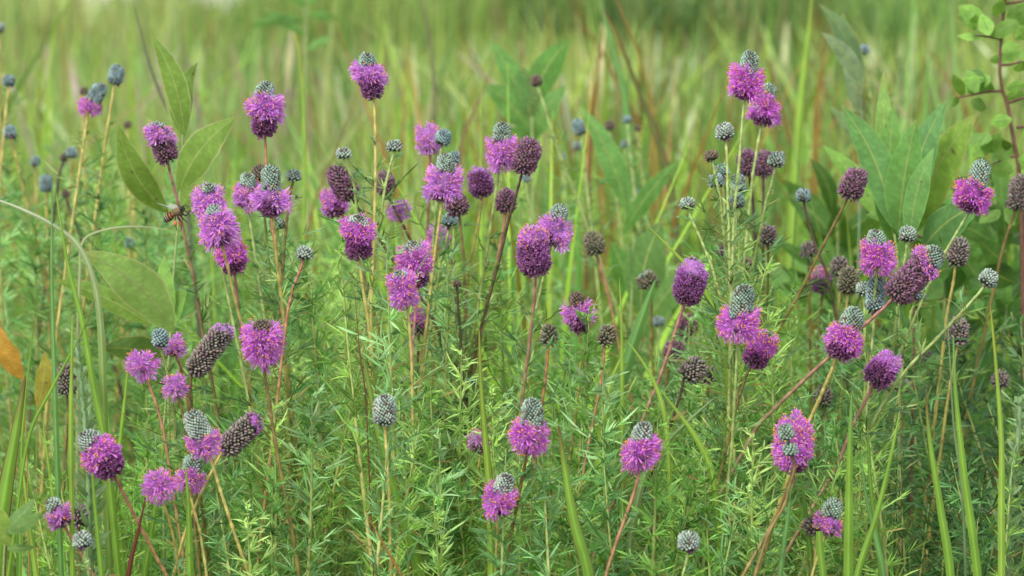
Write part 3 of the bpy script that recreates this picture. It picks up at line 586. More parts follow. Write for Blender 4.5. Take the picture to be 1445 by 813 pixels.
stuff('near_grass', 'fresh green grass blades crowding round the flower stems', 'grass', [
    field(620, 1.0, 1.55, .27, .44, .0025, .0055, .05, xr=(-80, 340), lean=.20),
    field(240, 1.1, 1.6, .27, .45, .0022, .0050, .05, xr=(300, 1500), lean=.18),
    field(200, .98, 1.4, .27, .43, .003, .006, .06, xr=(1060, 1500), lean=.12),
    field(1500, 1.4, 1.8, .22, .41, .0022, .0055, .05, xr=(-120, 1560), lean=.22, pal=GG * .65),  # back blades darkened: shade of the gaps put into their colour
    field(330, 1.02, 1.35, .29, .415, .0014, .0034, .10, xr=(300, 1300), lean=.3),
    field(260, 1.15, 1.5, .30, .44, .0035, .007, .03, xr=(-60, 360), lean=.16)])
# ------------------------------------------------------------------ single blades one can pick out
def blade(label, pts, w, d, c0, c1=None, dd=0.0, edge=None, group='long grass blades among the flowers', ground=True, fold=.35, cat='grass blade', name='grass_blade', tipw=.12, face=0.0):
    """pts from tip to foot in picture measures, w widest width there; runs on down to the soil"""
    d = dz(d); k = d / FPX; n = len(pts)
    q = [P(x, y, d + dd * i / max(n - 1, 1)) for i, (x, y) in enumerate(pts)]
    drawn = sum(np.linalg.norm(q[i + 1] - q[i]) for i in range(len(q) - 1))
    if ground:
        a, b = q[-2], q[-1]; dr = (b - a) / max(a[2] - b[2], .05); h = b[2]
        q.append(b + np.array([np.clip(dr[0], -.5, .5) * h * .8, 0, -h]))
    p = spline(q, 8); n = len(p); s = np.linspace(0, 1, n)
    al = np.concatenate([[0], np.cumsum(np.linalg.norm(np.diff(p, axis=0), axis=1))]); vis = al / drawn
    W = w * k * np.clip(tipw + (1 - tipw) * np.minimum(1, vis * 1.25) ** .75, 0, 1)
    W[0] *= .25 if tipw < .5 else 1
    t = nrm(np.gradient(p, axis=0)); view = nrm(p - CAM); side = nrm(np.cross(t, view)); nn = np.cross(side, t)
    ca, sa = math.cos(face), math.sin(face); side2 = side * ca + nn * sa; nn2 = -side * sa + nn * ca
    cols = [-1, -.86, -.8, -.35, -.06, .06, .35, .8, .86, 1]
    V = np.stack([p + side2 * (u * W / 2)[:, None] + nn2 * (abs(u) * W * fold)[:, None] for u in cols], 1)
    c0 = np.array(c0); c1 = np.array(c1 if c1 is not None else c0); u = np.clip(vis * (1.0 if group == 'pale bent blades' else 3.2), 0, 1)[:, None] ** (.6 if group == 'pale bent blades' else 1)
    base = c0 * (1 - u) + c1 * u
    C = np.stack([base * (1.3 if abs(x) < .1 else 1.0 if abs(x) < .5 else .93) for x in cols], 1)
    if edge is not None:
        for j in (0, 1, 8, 9): C[:, j] = np.array(edge)
    org = p[-1]; mb = MB(); mb.grid(V, np.clip(C, 0, 1)); o = mb.build(name, M_grass, None, org)
    tag(o, label, cat, group)
    return o
g1, g2, g3, g4 = (.23, .40, .06), (.18, .36, .11), (.31, .47, .08), (.17, .30, .06)
brn, red = (.20, .10, .05), (.26, .07, .045)
blade('wide green blade with a brown edge rising along the left edge, lower left', [(36, 530), (24, 600), (8, 690), (-2, 770)], 24, 1.0, brn, g1, edge=brn)
blade('bluish upright blade left of the bent white-streaked blade', [(74, 262), (73, 380), (76, 500), (80, 640)], 8, 1.12, g2)
blade('long green blade bowing from upper left down past the broad toothed leaf', [(78, 266), (95, 370), (115, 450), (132, 545), (150, 640)], 10, 1.08, g1)
blade('pale upright narrow blade beside the feathery leafy spike, left', [(102, 447), (101, 520), (100, 620)], 7, 1.05, g3)
blade('thin slanting blade crossing below the broad toothed leaf', [(136, 420), (115, 470), (75, 545), (40, 620)], 5, 1.08, brn, g1)
blade('thin dark-tipped blade near the orange leaf', [(51, 432), (44, 490), (36, 560), (30, 650)], 4, 1.1, brn, g1)
blade('widest blade in the picture, brown-rimmed, behind the tall lone silver cone', [(513, 505), (528, 580), (548, 665), (572, 740), (594, 820)], 20, 1.05, (.22, .32, .08), (.26, .44, .08), edge=(.30, .14, .07), dd=.02)
blade('stiff folded blade with brown edges in front of the small pale lilac head', [(676, 462), (679, 545), (685, 620), (691, 700), (694, 820)], 14, 1.06, (.24, .26, .06), (.26, .42, .06), edge=(.22, .09, .04))
blade('broad bright blade right of the brown-topped cone, running to the bottom edge', [(788, 598), (797, 660), (811, 740), (832, 820)], 17, 1.0, brn, g1, edge=(.20, .2, .05))
blade('thick upright blade just left of the grey-coned head, bottom right', [(1202, 552), (1199, 640), (1198, 720), (1197, 820)], 14, 1.02, g2, g1)
blade('long blade slanting left from the ragged purple head down to the bottom', [(1270, 578), (1256, 650), (1236, 730), (1208, 820)], 9, 1.0, g3, g1)
blade('brown-tipped blade bowing right in the shaded lower right', [(1306, 553), (1312, 620), (1326, 710), (1342, 820)], 12, 1.02, brn, g1)
blade('tall blade right of the brown-tipped one, bending slightly right', [(1345, 470), (1349, 560), (1362, 680), (1380, 820)], 12, 1.02, g2, g1)
blade('upright blade nearest the right edge with a yellow tip', [(1397, 428), (1405, 510), (1413, 620), (1413, 820)], 10, 1.02, (.35, .33, .06), g3)
blade('fine grey-green blade crossing the upright seed heads on the right', [(1336, 430), (1340, 500), (1346, 600), (1358, 700)], 4, 1.06, (.2, .28, .14))
blade('blade left of the thick upright blade, reaching the ragged purple head stem', [(1215, 640), (1222, 700), (1236, 760), (1248, 820)], 8, 1.05, g2)
blade('pale blade leaning right from under the tall magenta head with two knobs', [(1118, 670), (1112, 730), (1100, 820)], 8, 1.02, g2)
blade('short blade foot left of the grey-coned head, bottom right', [(1128, 660), (1138, 730), (1146, 820)], 9, 1.08, g4)
blade('cut-off blade stub standing below the grey-coned head', [(1156, 750), (1158, 780), (1162, 820)], 10, 1.0, g1, tipw=.9)
blade('upright dark blade behind the slanting one in the lower right', [(1224, 600), (1229, 690), (1240, 770), (1244, 820)], 9, 1.1, g4)
blade('grey-edged upright blade beside the small violet-pink corner head', [(92, 640), (97, 720), (104, 820)], 11, 1.18, (.22, .22, .12), g4)
blade('broad flat blade directly below the small magenta head pressed beside a cone', [(262, 655), (266, 720), (268, 820)], 11, 1.06, g1)
blade('dark red blade at the bottom left', [(206, 700), (196, 745), (180, 820)], 7, 1.0, (.20, .08, .04), (.16, .05, .03))
blade('thin orange-brown grass stalk crossing the foliage bottom left of centre', [(512, 715), (545, 775), (572, 830)], 4, 1.0, (.36, .18, .06))
blade('bright slanting blade in front of the dark leaves right of centre', [(911, 316), (945, 350), (978, 386), (1010, 440), (1024, 500)], 9, 1.2, (.30, .38, .08), g3)
blade('hair-thin upright blade between the two dry tan cones and the blurred buds', [(874, 392), (877, 460), (878, 560)], 6, 1.18, g3)
blade('short bright blade pointing up-left under the blurred leaning seed head', [(884, 480), (905, 508), (926, 546), (940, 600)], 7, 1.12, (.30, .38, .08), g3)
blade('blade slanting down to the right behind the pale-coned head', [(930, 548), (955, 580), (982, 618), (1005, 670)], 9, 1.1, g3)
blade('broad blurred bluish blade behind the leaning purple head', [(925, 395), (905, 450), (885, 510), (860, 590)], 24, 1.32, g2)
blade('broad bright blade bending below the two dry tan cones', [(884, 490), (862, 540), (850, 600), (846, 690)], 14, 1.18, g3)
blade('pale green blade curving behind the pale-coned head on the right', [(1010, 560), (955, 610), (915, 660), (893, 740)], 11, 1.15, (.24, .34, .14))
blade('tall broad blurred bluish blade high above the middle', [(838, -40), (862, 60), (882, 140), (895, 260), (905, 380)], 15, 1.9, (.20, .32, .13), g2, group='blurred tall blades behind')
blade('short upright red-brown blurred blade, left one of the red group', [(850, 40), (845, 90), (836, 150), (832, 240), (828, 360)], 8, 2.0, (.26, .09, .04), (.22, .12, .05), group='blurred tall blades behind')
blade('long slanting red-brown blurred blade, middle one of the red group', [(850, 10), (875, 60), (900, 125), (922, 180), (945, 260), (960, 400)], 12, 1.9, (.24, .10, .05), (.16, .16, .06), group='blurred tall blades behind')
blade('red-brown blurred blade highest in the red group', [(862, -30), (878, 20), (895, 60), (910, 110), (925, 200), (930, 340)], 10, 2.0, (.24, .09, .05), (.28, .24, .06), group='blurred tall blades behind')
blade('orange-brown blurred blade at upper right', [(1163, 45), (1160, 90), (1151, 165), (1150, 300)], 9, 2.1, (.34, .16, .04), (.3, .2, .05), group='blurred tall blades behind')
blade('broad yellow-green blurred blade at upper right beside the notched leaves', [(1148, -40), (1142, 40), (1130, 140), (1122, 260), (1116, 400)], 17, 1.9, (.26, .34, .07), g3, group='blurred tall blades behind')
blade('faint purple-brown blurred stalk above the middle', [(590, -20), (604, 40), (612, 110), (616, 250), (618, 400)], 8, 2.2, (.26, .18, .15), (.2, .18, .12), group='blurred tall blades behind')
blade('reddish slanting blurred stalk right of the highest lilac head', [(700, 85), (672, 150), (652, 200), (640, 320)], 6, 2.0, (.28, .17, .11), group='blurred tall blades behind')
blade('blurred brown stalk between the straight tan stem and the silver bud', [(504, 130), (490, 170), (470, 222), (440, 300), (420, 420)], 5, 1.8, (.30, .20, .09), group='blurred tall blades behind')
blade('blurred dark slanting stalk touching the bird-foot leaf', [(188, 0), (205, 70), (225, 130), (255, 200), (268, 330)], 7, 1.7, (.17, .17, .12), group='blurred tall blades behind')
blade('green flower-tipped grass stalk with a yellow end, upper left of centre', [(417, 48), (422, 70), (428, 130), (430, 220), (428, 360)], 5, 1.6, (.34, .33, .06), g3, group='blurred tall blades behind', tipw=.9)
blade('pale dry blade bending down from the left edge with a white streak', [(-20, 276), (30, 295), (75, 318), (110, 346), (132, 395), (142, 460), (146, 560)], 11, 1.12, (.60, .62, .50), (.24, .36, .09), group='pale bent blades')
blade('pale arched dry blade at the left ending level', [(238, 324), (200, 320), (160, 322), (125, 333), (114, 350), (110, 460)], 5, 1.3, (.50, .52, .34), (.35, .4, .2), group='pale bent blades')
blade('pale blurred arch of grass behind the tall tan stem', [(524, 438), (495, 447), (468, 456), (444, 472), (428, 520), (424, 600)], 6, 1.4, (.40, .48, .26), (.3, .4, .16), group='pale bent blades')
blade('hair-thin dark red stalk beside the thick tan stem', [(500, 398), (503, 440), (508, 500), (516, 560)], 2.2, 1.12, (.20, .08, .05), group='pale bent blades')
for i, (x, y, x2, w_, d_) in enumerate([(150, 560, 175, 8, 1.2), (185, 470, 160, 7, 1.25), (235, 600, 200, 9, 1.15), (60, 590, 95, 8, 1.2), (128, 640, 150, 9, 1.05), (30, 640, 60, 9, 1.1), (300, 560, 280, 6, 1.3)]):
    lb = ['blade leaning left behind the big magenta head of the lower left', 'thin blade passing behind the flat spiky magenta head', 'blade between the big magenta head and the flat spiky head below', 'blade in front of the tall grey seed head stalk', 'near blade crossing under the big magenta head', 'near blade at the left above the small oval leaves', 'blurred blade among the stems under the leaning grey spent head'][i]
    blade(lb, [(x, y), (x * .7 + x2 * .3, y + 80), (x2, y + 240)], w_, d_, g3 if i % 2 else g1)

# ------------------------------------------------------------------ broad leaves
def broad(mb, b, t, w, bow, d0, d1, col, rib=(.34, .42, .13), edge=None, roll=.25, shape='lance', teeth=0.04, cup=.12, veins=0.1):
    """leaf from its base b to its tip t (picture measures), w wide, bowed sideways by bow"""
    n = 41; B, T = P(b[0], b[1], d0), P(t[0], t[1], d1); k = (d0 + d1) / 2 / FPX
    ax = T - B; view = nrm((B + T) / 2 - CAM); sd = nrm(np.cross(ax, view)); M = (B + T) / 2 + sd * bow * k * 2 - view * .15 * np.linalg.norm(ax)
    s = np.linspace(0, 1, n)[:, None]; p = (1 - s) ** 2 * B + 2 * s * (1 - s) * M + s * s * T
    tt = nrm(np.gradient(p, axis=0)); side = nrm(np.cross(tt, np.tile(view, (n, 1)))); nn = np.cross(side, tt)
    side = side * math.cos(roll) + nn * math.sin(roll); nn = np.cross(side, tt)
    s = s[:, 0]
    if shape == 'lance': prof = np.sin(np.pi * np.clip(s, 0, 1) ** .85) ** .9
    elif shape == 'oval': prof = np.sin(np.pi * s ** .9) ** .8
    else: prof = np.sin(np.pi * s ** .62) ** .8
    prof = prof * (1 + teeth * np.interp(s, np.linspace(0, 1, 14), rs.uniform(-1, 1, 14))); prof[0] = .06; prof[-1] = 0.01
    u = np.array([-1, -.94, -.88, -.6, -.3, -.07, -.03, .03, .07, .3, .6, .88, .94, 1])
    W = w * k / 2 * prof
    V = p[:, None] + side[:, None] * (u[None] * W[:, None])[..., None] + nn[:, None] * ((np.abs(u) ** 1.3 * cup)[None] * W[:, None] * (1 + .9 * np.sin(s * rs.uniform(7, 14) + rs.uniform(0, 6))[:, None]))[..., None]
    c = np.array(col); C = np.tile(c, (n, len(u), 1)); vv = ((s[:, None] * 11 - np.abs(u)[None] * 1.6) % 1 < .16)[..., None]; C = C * np.where(vv, 1 + veins * 2.2, 1.0) * (1 + .10 * np.interp(s, np.linspace(0, 1, 9), rs.uniform(-1, 1, 9)))[:, None, None]
    tipb = np.clip((s - rs.uniform(.85, .97)) * 8, 0, 1)[:, None, None] * .6; C = C * (1 - tipb) + np.array((.34, .26, .09)) * tipb
    for _ in range(rs.randint(0, 3)): C[rs.randint(5, 36), rs.randint(2, 12)] = (.10, .06, .03)
    C[:, 6:8] = np.array(rib) * .9; C[:, [0, 1, -2, -1]] = np.array(edge if edge is not None else c * 1.25)
    mb.grid(V, np.clip(C, 0, 1))
def leafplant(name, label, cat, stem, leaves, d, rad=3.5, stemcol=(.28, .36, .12), group=None, branches=()):
    q = [P(x, y, d) for x, y in stem]; b = q[-1]; q.append(np.array([b[0] + (b[0] - q[-2][0]) * .3, b[1], 0.0])); p = spline(q, 8)
    org = p[-1]; root = empty(name, org); tag(root, label, cat, group)
    mb = MB(); tube(mb, p, rad * d / FPX / 2 * np.linspace(.6, 1.3, len(p)), stemcol); mb.build('stem', M_stem, root, org)
    for br in branches:
        mb = MB(); pp = spline([P(x, y, d) for x, y in br], 6); tube(mb, pp, rad * .55 * d / FPX / 2 * np.linspace(1.2, .6, len(pp)), stemcol); mb.build('branch', M_stem, root, org)
    for L in leaves:
        mb = MB(); broad(mb, *L[:2], L[2], L[3], d + L[4], d + L[5], L[6], **(L[7] if len(L) > 7 else {})); mb.build('leaf', M_leaf, root, org)
    return root
o1, o2, o3, o4 = (.185, .30, .055), (.21, .39, .08), (.16, .33, .09), (.11, .25, .05)
ed = dict(edge=(.36, .42, .16))
leafplant('broad_leaf_plant', 'olive plant with paired upright leaves like a bird foot, upper left', 'plant',
    [(258, 190), (257, 215), (255, 262), (250, 330), (244, 400), (240, 470), (238, 560)], [
    ((260, 192), (213, 49), 34, -10, 0, 0, o1, dict(ed, roll=.15)), ((259, 196), (279, 88), 34, 12, 0, .02, o1, dict(ed, roll=-.3)),
    ((256, 205), (230, 124), 18, -3, 0, .01, (.26, .32, .10), dict(ed)),
    ((238, 300), (168, 176), 42, 14, 0, -.02, o1, dict(ed, roll=.1)), ((252, 272), (333, 166), 52, 12, 0, .0, o1, dict(ed, roll=.35)),
    ((256, 270), (243, 222), 26, 4, .02, .03, o3, {}), ((250, 300), (275, 262), 26, 0, .01, .02, o1, {})], 1.3, 5)
leafplant('broad_leaf_plant', 'plant with one broad toothed grey-green leaf and a level oval leaf below, left', 'plant',
    [(243, 455), (240, 480), (236, 540), (230, 620)], [
    ((243, 470), (116, 356), 62, -16, 0, -.01, (.24, .38, .10), dict(ed, teeth=.07, roll=.2, rib=(.30, .36, .14))),
    ((238, 505), (143, 492), 46, -5, .04, .02, (.15, .25, .08), dict(ed, roll=.5)),
    ((215, 460), (75, 395), 30, -8, .10, .12, o1, {}), ((245, 440), (232, 360), 26, 6, .05, .06, o2, {}), ((240, 470), (268, 400), 24, 8, .05, .06, o2, {})], 1.22, 5)
leafplant('broad_leaf_plant', 'blurred dark green plant with large upswept leaves above the middle', 'plant',
    [(748, 95), (750, 150), (752, 230), (752, 330)], [
    ((742, 160), (690, 55), 30, -6, 0, .0, o3), ((752, 150), (806, 55), 44, 10, 0, 0, o4), ((748, 190), (680, 120), 40, -10, .05, .05, o3),
    ((750, 170), (735, 90), 34, 0, 0, 0, (.16, .26, .08)), ((752, 215), (715, 180), 36, 0, .02, .02, o4), ((752, 200), (800, 120), 34, 8, .06, .06, o3)], 1.75, 6)
leafplant('broad_leaf_plant', 'blurred plant with upright leaves behind the two touching heads, right of the middle', 'plant',
    [(895, 330), (892, 400), (890, 480), (888, 560)], [
    ((905, 440), (935, 310), 60, 10, 0, 0, (.12, .23, .06), dict(roll=.2)), ((885, 300), (820, 150), 34, -8, .1, .1, o3), ((890, 430), (860, 340), 36, -6, .1, .1, o4),
    ((900, 480), (985, 370), 40, 8, .1, .1, (.13, .25, .06)), ((880, 330), (960, 225), 26, 6, .1, .1, o4)], 1.55, 6)
leafplant('broad_leaf_plant', 'sheaf of long upright green leaves fanning out, upper right', 'plant',
    [(1262, 330), (1266, 360), (1268, 430), (1270, 520)], [
    ((1258, 320), (1186, 148), 48, -14, 0, .02, (.13, .28, .08), dict(roll=.3)), ((1268, 330), (1293, 168), 52, 4, 0, 0, (.14, .30, .07), dict(roll=-.1)),
    ((1278, 330), (1338, 138), 48, 14, .02, .02, (.13, .28, .09), dict(roll=.3, teeth=.05)), ((1290, 330), (1379, 160), 60, 14, .04, .03, (.22, .36, .06), dict(roll=.2, edge=(.35, .38, .1))),
    ((1250, 300), (1246, 100), 30, 0, .06, .08, (.20, .34, .08)), ((1262, 310), (1262, 145), 38, 6, .06, .06, (.15, .30, .07)), ((1285, 340), (1318, 208), 34, 8, -.02, -.02, o3),
    ((1262, 350), (1228, 215), 38, -6, .03, .03, (.12, .26, .05)), ((1300, 355), (1395, 285), 54, 12, .02, .0, (.12, .26, .08), dict(roll=.5)), ((1240, 310), (1160, 205), 30, -8, .1, .12, o2)], 1.30, 5)
leafplant('broad_leaf_plant', 'grey-green stalk with notched upright leaves above the sheaf of long leaves', 'plant',
    [(1216, 100), (1216, 160), (1214, 240), (1212, 340), (1210, 430)], [
    ((1214, 112), (1155, 5), 26, -10, 0, 0, (.17, .27, .12)), ((1216, 108), (1190, 18), 36, 10, 0, 0, (.15, .26, .09)), ((1218, 125), (1158, 45), 24, -8, -.02, -.02, (.25, .34, .19)),
    ((1210, 160), (1190, 95), 16, -3, 0, 0, (.26, .35, .2)), ((1214, 210), (1170, 150), 18, -4, 0, 0, (.2, .3, .14))], 1.6, 4, (.2, .3, .17))
leafplant('broad_leaf_plant', 'small plant with three oval leaves at the lower left edge', 'plant', [(8, 745), (6, 780), (4, 830)], [
    ((4, 748), (48, 704), 22, -4, 0, 0, (.16, .28, .09), dict(shape='oval')), ((6, 750), (58, 724), 20, -4, 0, -.02, (.17, .30, .09), dict(shape='oval')),
    ((14, 770), (-22, 700), 40, 4, 0, 0, (.24, .36, .07), dict(shape='oval')), ((10, 775), (50, 772), 12, 0, 0, 0, (.14, .25, .06), dict(shape='oval'))], 1.02, 4)
leafplant('broad_leaf_plant', 'blurred dark leafy weed at the very top left of centre', 'plant', [(432, -10), (432, 60), (430, 160), (428, 260)], [
    ((432, 30), (350, 40), 16, -6, 0, 0, o3), ((432, 10), (395, -25), 18, 0, 0, 0, o3), ((434, 22), (480, 30), 15, 5, 0, 0, o4), ((433, 5), (462, -22), 15, 0, 0, 0, o3), ((432, 50), (372, 12), 14, 0, 0, 0, o3), ((432, 70), (470, 50), 12, 0, 0, 0, o3)], 2.3, 5)
oy = (.50, .27, .045)
leafplant('autumn_leaf_sprig', 'orange-yellow withered leaf with a hole at the left edge', 'dry leaf', [(30, 530), (34, 570), (38, 640)], [
    ((33, 535), (-6, 452), 30, 6, 0, 0, oy, dict(rib=(.55, .36, .08), edge=(.5, .22, .03), roll=.3, teeth=.12))], 1.15, 2.5, (.4, .22, .05))
leafplant('autumn_leaf_sprig', 'olive-yellow blurred withered leaf below the orange one', 'dry leaf', [(52, 560), (52, 600), (52, 650)], [
    ((52, 575), (63, 495), 26, -4, 0, 0, (.30, .26, .04), dict(roll=.4))], 1.3, 2.5, (.3, .25, .05))
leafplant('broad_leaf_plant', 'dark round-leaved undergrowth plant in shade behind the seed heads, right', 'plant', [(1420, 430), (1418, 480), (1415, 560)], [
    ((1420, 440), (1360, 410), 40, 4, 0, 0, o4, dict(shape='oval', roll=.6)), ((1420, 470), (1460, 420), 44, 4, 0, 0, o4, dict(shape='oval')), ((1418, 500), (1350, 540), 46, 6, .02, 0, o4, dict(shape='oval', roll=.5)),
    ((1418, 540), (1462, 520), 40, 4, 0, 0, o3, dict(shape='oval')), ((1415, 580), (1360, 610), 42, 0, .03, .02, o4, dict(shape='oval')), ((1418, 450), (1395, 380), 34, 4, .04, .04, o4, dict(shape='oval'))], 1.5, 5)
for (sx, sy, dd_, lb, ln_) in [(1330, 420, 1.62, 'dark leafy plant behind the grey-brown seed heads, right', 34), (1180, 400, 1.7, 'blurred leafy plant behind the long slanting brown stem, right', 24), (1415, 360, 1.55, 'leafy plant with lance leaves below the red-stemmed shrub, right edge', 26)]:
    LL = []
    for j in range(ln_):
        by = sy + rs.uniform(-110, 110); bx = sx + rs.uniform(-10, 10); an_ = rs.uniform(.35, 2.8); l_ = rs.uniform(60, 120)
        LL.append(((bx, by), (bx + l_ * math.cos(an_), by - l_ * math.sin(an_)), rs.uniform(20, 36), rs.uniform(-12, 12), rs.uniform(-.03, .1), rs.uniform(-.03, .1), np.array((.15, .31, .075)) * rs.uniform(.55, 1.25), dict(roll=rs.uniform(-.6, .6), veins=.06)))
    leafplant('broad_leaf_plant', lb, 'plant', [(sx, sy - 130), (sx + 3, sy), (sx, sy + 120)], LL, dd_, 5)
# red-stemmed shrub with small round leaves, right edge
sh_st = [(1423, -30), (1416, 20), (1411, 80), (1413, 120), (1422, 150), (1430, 195), (1437, 235), (1441, 300), (1443, 380), (1444, 480)]
br = [[(1411, 55), (1395, 52), (1376, 50)], [(1415, 128), (1392, 130), (1372, 134), (1350, 138)], [(1436, 220), (1418, 224), (1400, 232)], [(1411, 92), (1430, 90), (1452, 84)], [(1420, 5), (1440, 2), (1460, -4)], [(1424, 145), (1445, 138), (1462, 134)], [(1434, 180), (1450, 178), (1465, 174)]]
lf = []
for j in range(30):
    yy = rs.uniform(-10, 330); xx = np.interp(yy, [-30, 80, 150, 235, 380], [1423, 1411, 1422, 1437, 1443]); ang = rs.uniform(-.6, .9); sg = rs.choice([-1, 1]); ll = rs.uniform(22, 40); ox = rs.uniform(0, 45) * sg
    lf.append(((xx + ox, yy), (xx + ox + sg * ll * math.cos(ang), yy - ll * math.sin(ang)), rs.uniform(18, 28), rs.uniform(-3, 3), rs.uniform(-.02, .05), rs.uniform(-.04, .07), np.array((.22, .40, .085)) * rs.uniform(.6, 1.4), dict(shape='oval', roll=rs.uniform(-.7, .7), veins=.05, rib=(.3, .42, .14))))
for bx, by, tx, ty, w_ in [(1390, 28, 1352, 8, 24), (1400, 22, 1416, 0, 18), (1396, 50, 1384, 20, 22), (1398, 50, 1440, 28, 24), (1390, 52, 1350, 50, 12), (1378, 42, 1362, 34, 12), (1432, 30, 1462, 20, 24),
        (1412, 90, 1440, 72, 16), (1414, 86, 1396, 84, 12), (1372, 134, 1366, 102, 22), (1380, 130, 1362, 98, 20), (1394, 128, 1362, 112, 24), (1404, 128, 1374, 112, 20), (1358, 137, 1345, 105, 18), (1420, 124, 1448, 118, 16),
        (1418, 140, 1446, 132, 20), (1352, 137, 1340, 150, 10), (1398, 205, 1372, 220, 22), (1395, 215, 1412, 188, 20), (1420, 200, 1392, 198, 20), (1432, 205, 1402, 222, 24), (1428, 168, 1396, 172, 20), (1440, 180, 1462, 200, 22), (1445, 90, 1462, 70, 24), (1440, 75, 1466, 80, 20), (1442, 5, 1466, 20, 20), (1436, 225, 1460, 240, 22), (1425, 0, 1405, -14, 20)]:
    lf.append(((bx, by), (tx, ty), w_, rs.uniform(-2, 2), rs.uniform(-.01, .01), rs.uniform(-.02, .02), np.array((.24, .43, .09)) * rs.uniform(.7, 1.35), dict(shape='oval', roll=rs.uniform(-.5, .5), veins=.05, rib=(.2, .32, .12))))
leafplant('red_stemmed_shrub', 'shrub with a dark red stem and small round leaves at the right edge', 'shrub', sh_st, lf, 1.42, 7, (.16, .07, .05), branches=br)
# second, darker shoot of round leaves under it
br2 = [[(1285, 290), (1262, 282), (1238, 276)], [(1286, 300), (1310, 290), (1330, 278)], [(1287, 330), (1320, 340), (1350, 338)]]
lf2 = []
for j in range(26):
    xx, yy = rs.uniform(1230, 1450), rs.uniform(290, 520); ang = rs.uniform(-.5, 1.2); sg = rs.choice([-1, 1]); ll = rs.uniform(30, 55)
    lf2.append(((xx, yy), (xx + sg * ll * math.cos(ang), yy - ll * math.sin(ang)), rs.uniform(26, 40), rs.uniform(-3, 3), rs.uniform(.05, .2), rs.uniform(.05, .2), np.array((.15, .32, .08)) * rs.uniform(.6, 1.3), dict(shape='oval', roll=rs.uniform(-.6, .8), veins=.05)))
for bx, by, tx, ty, w_ in [(1284, 296, 1258, 268, 30), (1284, 300, 1222, 304, 22), (1288, 302, 1342, 294, 30), (1290, 292, 1306, 262, 20), (1288, 330, 1326, 330, 40), (1284, 335, 1250, 345, 36), (1286, 312, 1262, 318, 18), (1320, 345, 1365, 350, 40), (1286, 360, 1322, 382, 38), (1284, 280, 1280, 250, 22), (1290, 385, 1330, 420, 44), (1284, 300, 1302, 310, 16)]:
    lf2.append(((bx, by), (tx, ty), w_, rs.uniform(-3, 3), 0, rs.uniform(-.03, .02), np.array((.22, .41, .11)) * rs.uniform(.7, 1.2), dict(shape='oval', roll=rs.uniform(-.3, .6), veins=.05)))
leafplant('round_leaved_shrub', 'green shoot with broad oval leaves behind the lying long flower head, right', 'shrub', [(1285, 262), (1285, 300), (1287, 350), (1290, 430)], lf2, 1.36, 6, (.20, .12, .07), branches=br2)
# feathery pale leafy spike left
def spike(label, pts, d):
    q = [P(x, y, d) for x, y in pts]; b = q[-1]; q.append(np.array([b[0], b[1], 0])); p = spline(q, 10); org = p[-1]
    root = empty('leafy_spike', org); tag(root, label, 'plant')
    mb = MB(); tube(mb, p, .0011, (.2, .32, .14)); mb.build('stem', M_stem, root, org)
    mf = MB(); seg = np.concatenate([[0], np.cumsum(np.linalg.norm(np.diff(p, axis=0), axis=1))]); s = np.arange(.001, seg[-1] - .25, .0016)
    pos = np.stack([np.interp(s, seg, p[:, i]) for i in range(3)], 1); N = len(s); az = np.arange(N) * 2.4
    D = nrm(np.stack([np.cos(az), np.sin(az), np.full(N, .9)], 1)); L = np.minimum(.004 + s * .12, .011) * rs.uniform(.8, 1.2, N)
    mf.inst(LEAFLETS[1], pos, frames(D, .0022, L), jit((.24, .36, .17), N)); mf.build('foliage', M_leaflet, root, org)
spike('pale feathery leaf spike beside the tall grey seed head, left', [(108, 480), (112, 520), (118, 580), (124, 650)], 1.12)
spike('second pale feathery leaf spike just right of the first one, left', [(128, 520), (128, 560), (126, 620)], 1.14)
spike('pale feathery leaf spike low at the far right', [(1440, 560), (1436, 620), (1425, 700)], 1.14)
# blurred middle-distance bushy stems
for i in range(90):
    q = rs.randint(8); x, y, d = rs.uniform(-60, 1500), rs.uniform(230, 420), rs.uniform(1.65, 2.4)
    if i % 3 == 0: x, y, d = rs.uniform(-40, 330), rs.uniform(190, 360), rs.uniform(1.5, 2.1)
    T = P(x, y, d); r = protos[q].copy(); COL.objects.link(r)
    for ch in protos[q].children: c = ch.copy(); COL.objects.link(c); c.parent = r
    r.location = (T[0], T[1], 0); r.rotation_euler = (0, 0, rs.uniform(0, 6.28)); r.scale = (1.1, 1.1, T[2] / .42)
    tag(r, 'blurred feathery clover plant rising from the grass behind the flowers', 'clover plant', 'blurred feathery plants behind the flowers')

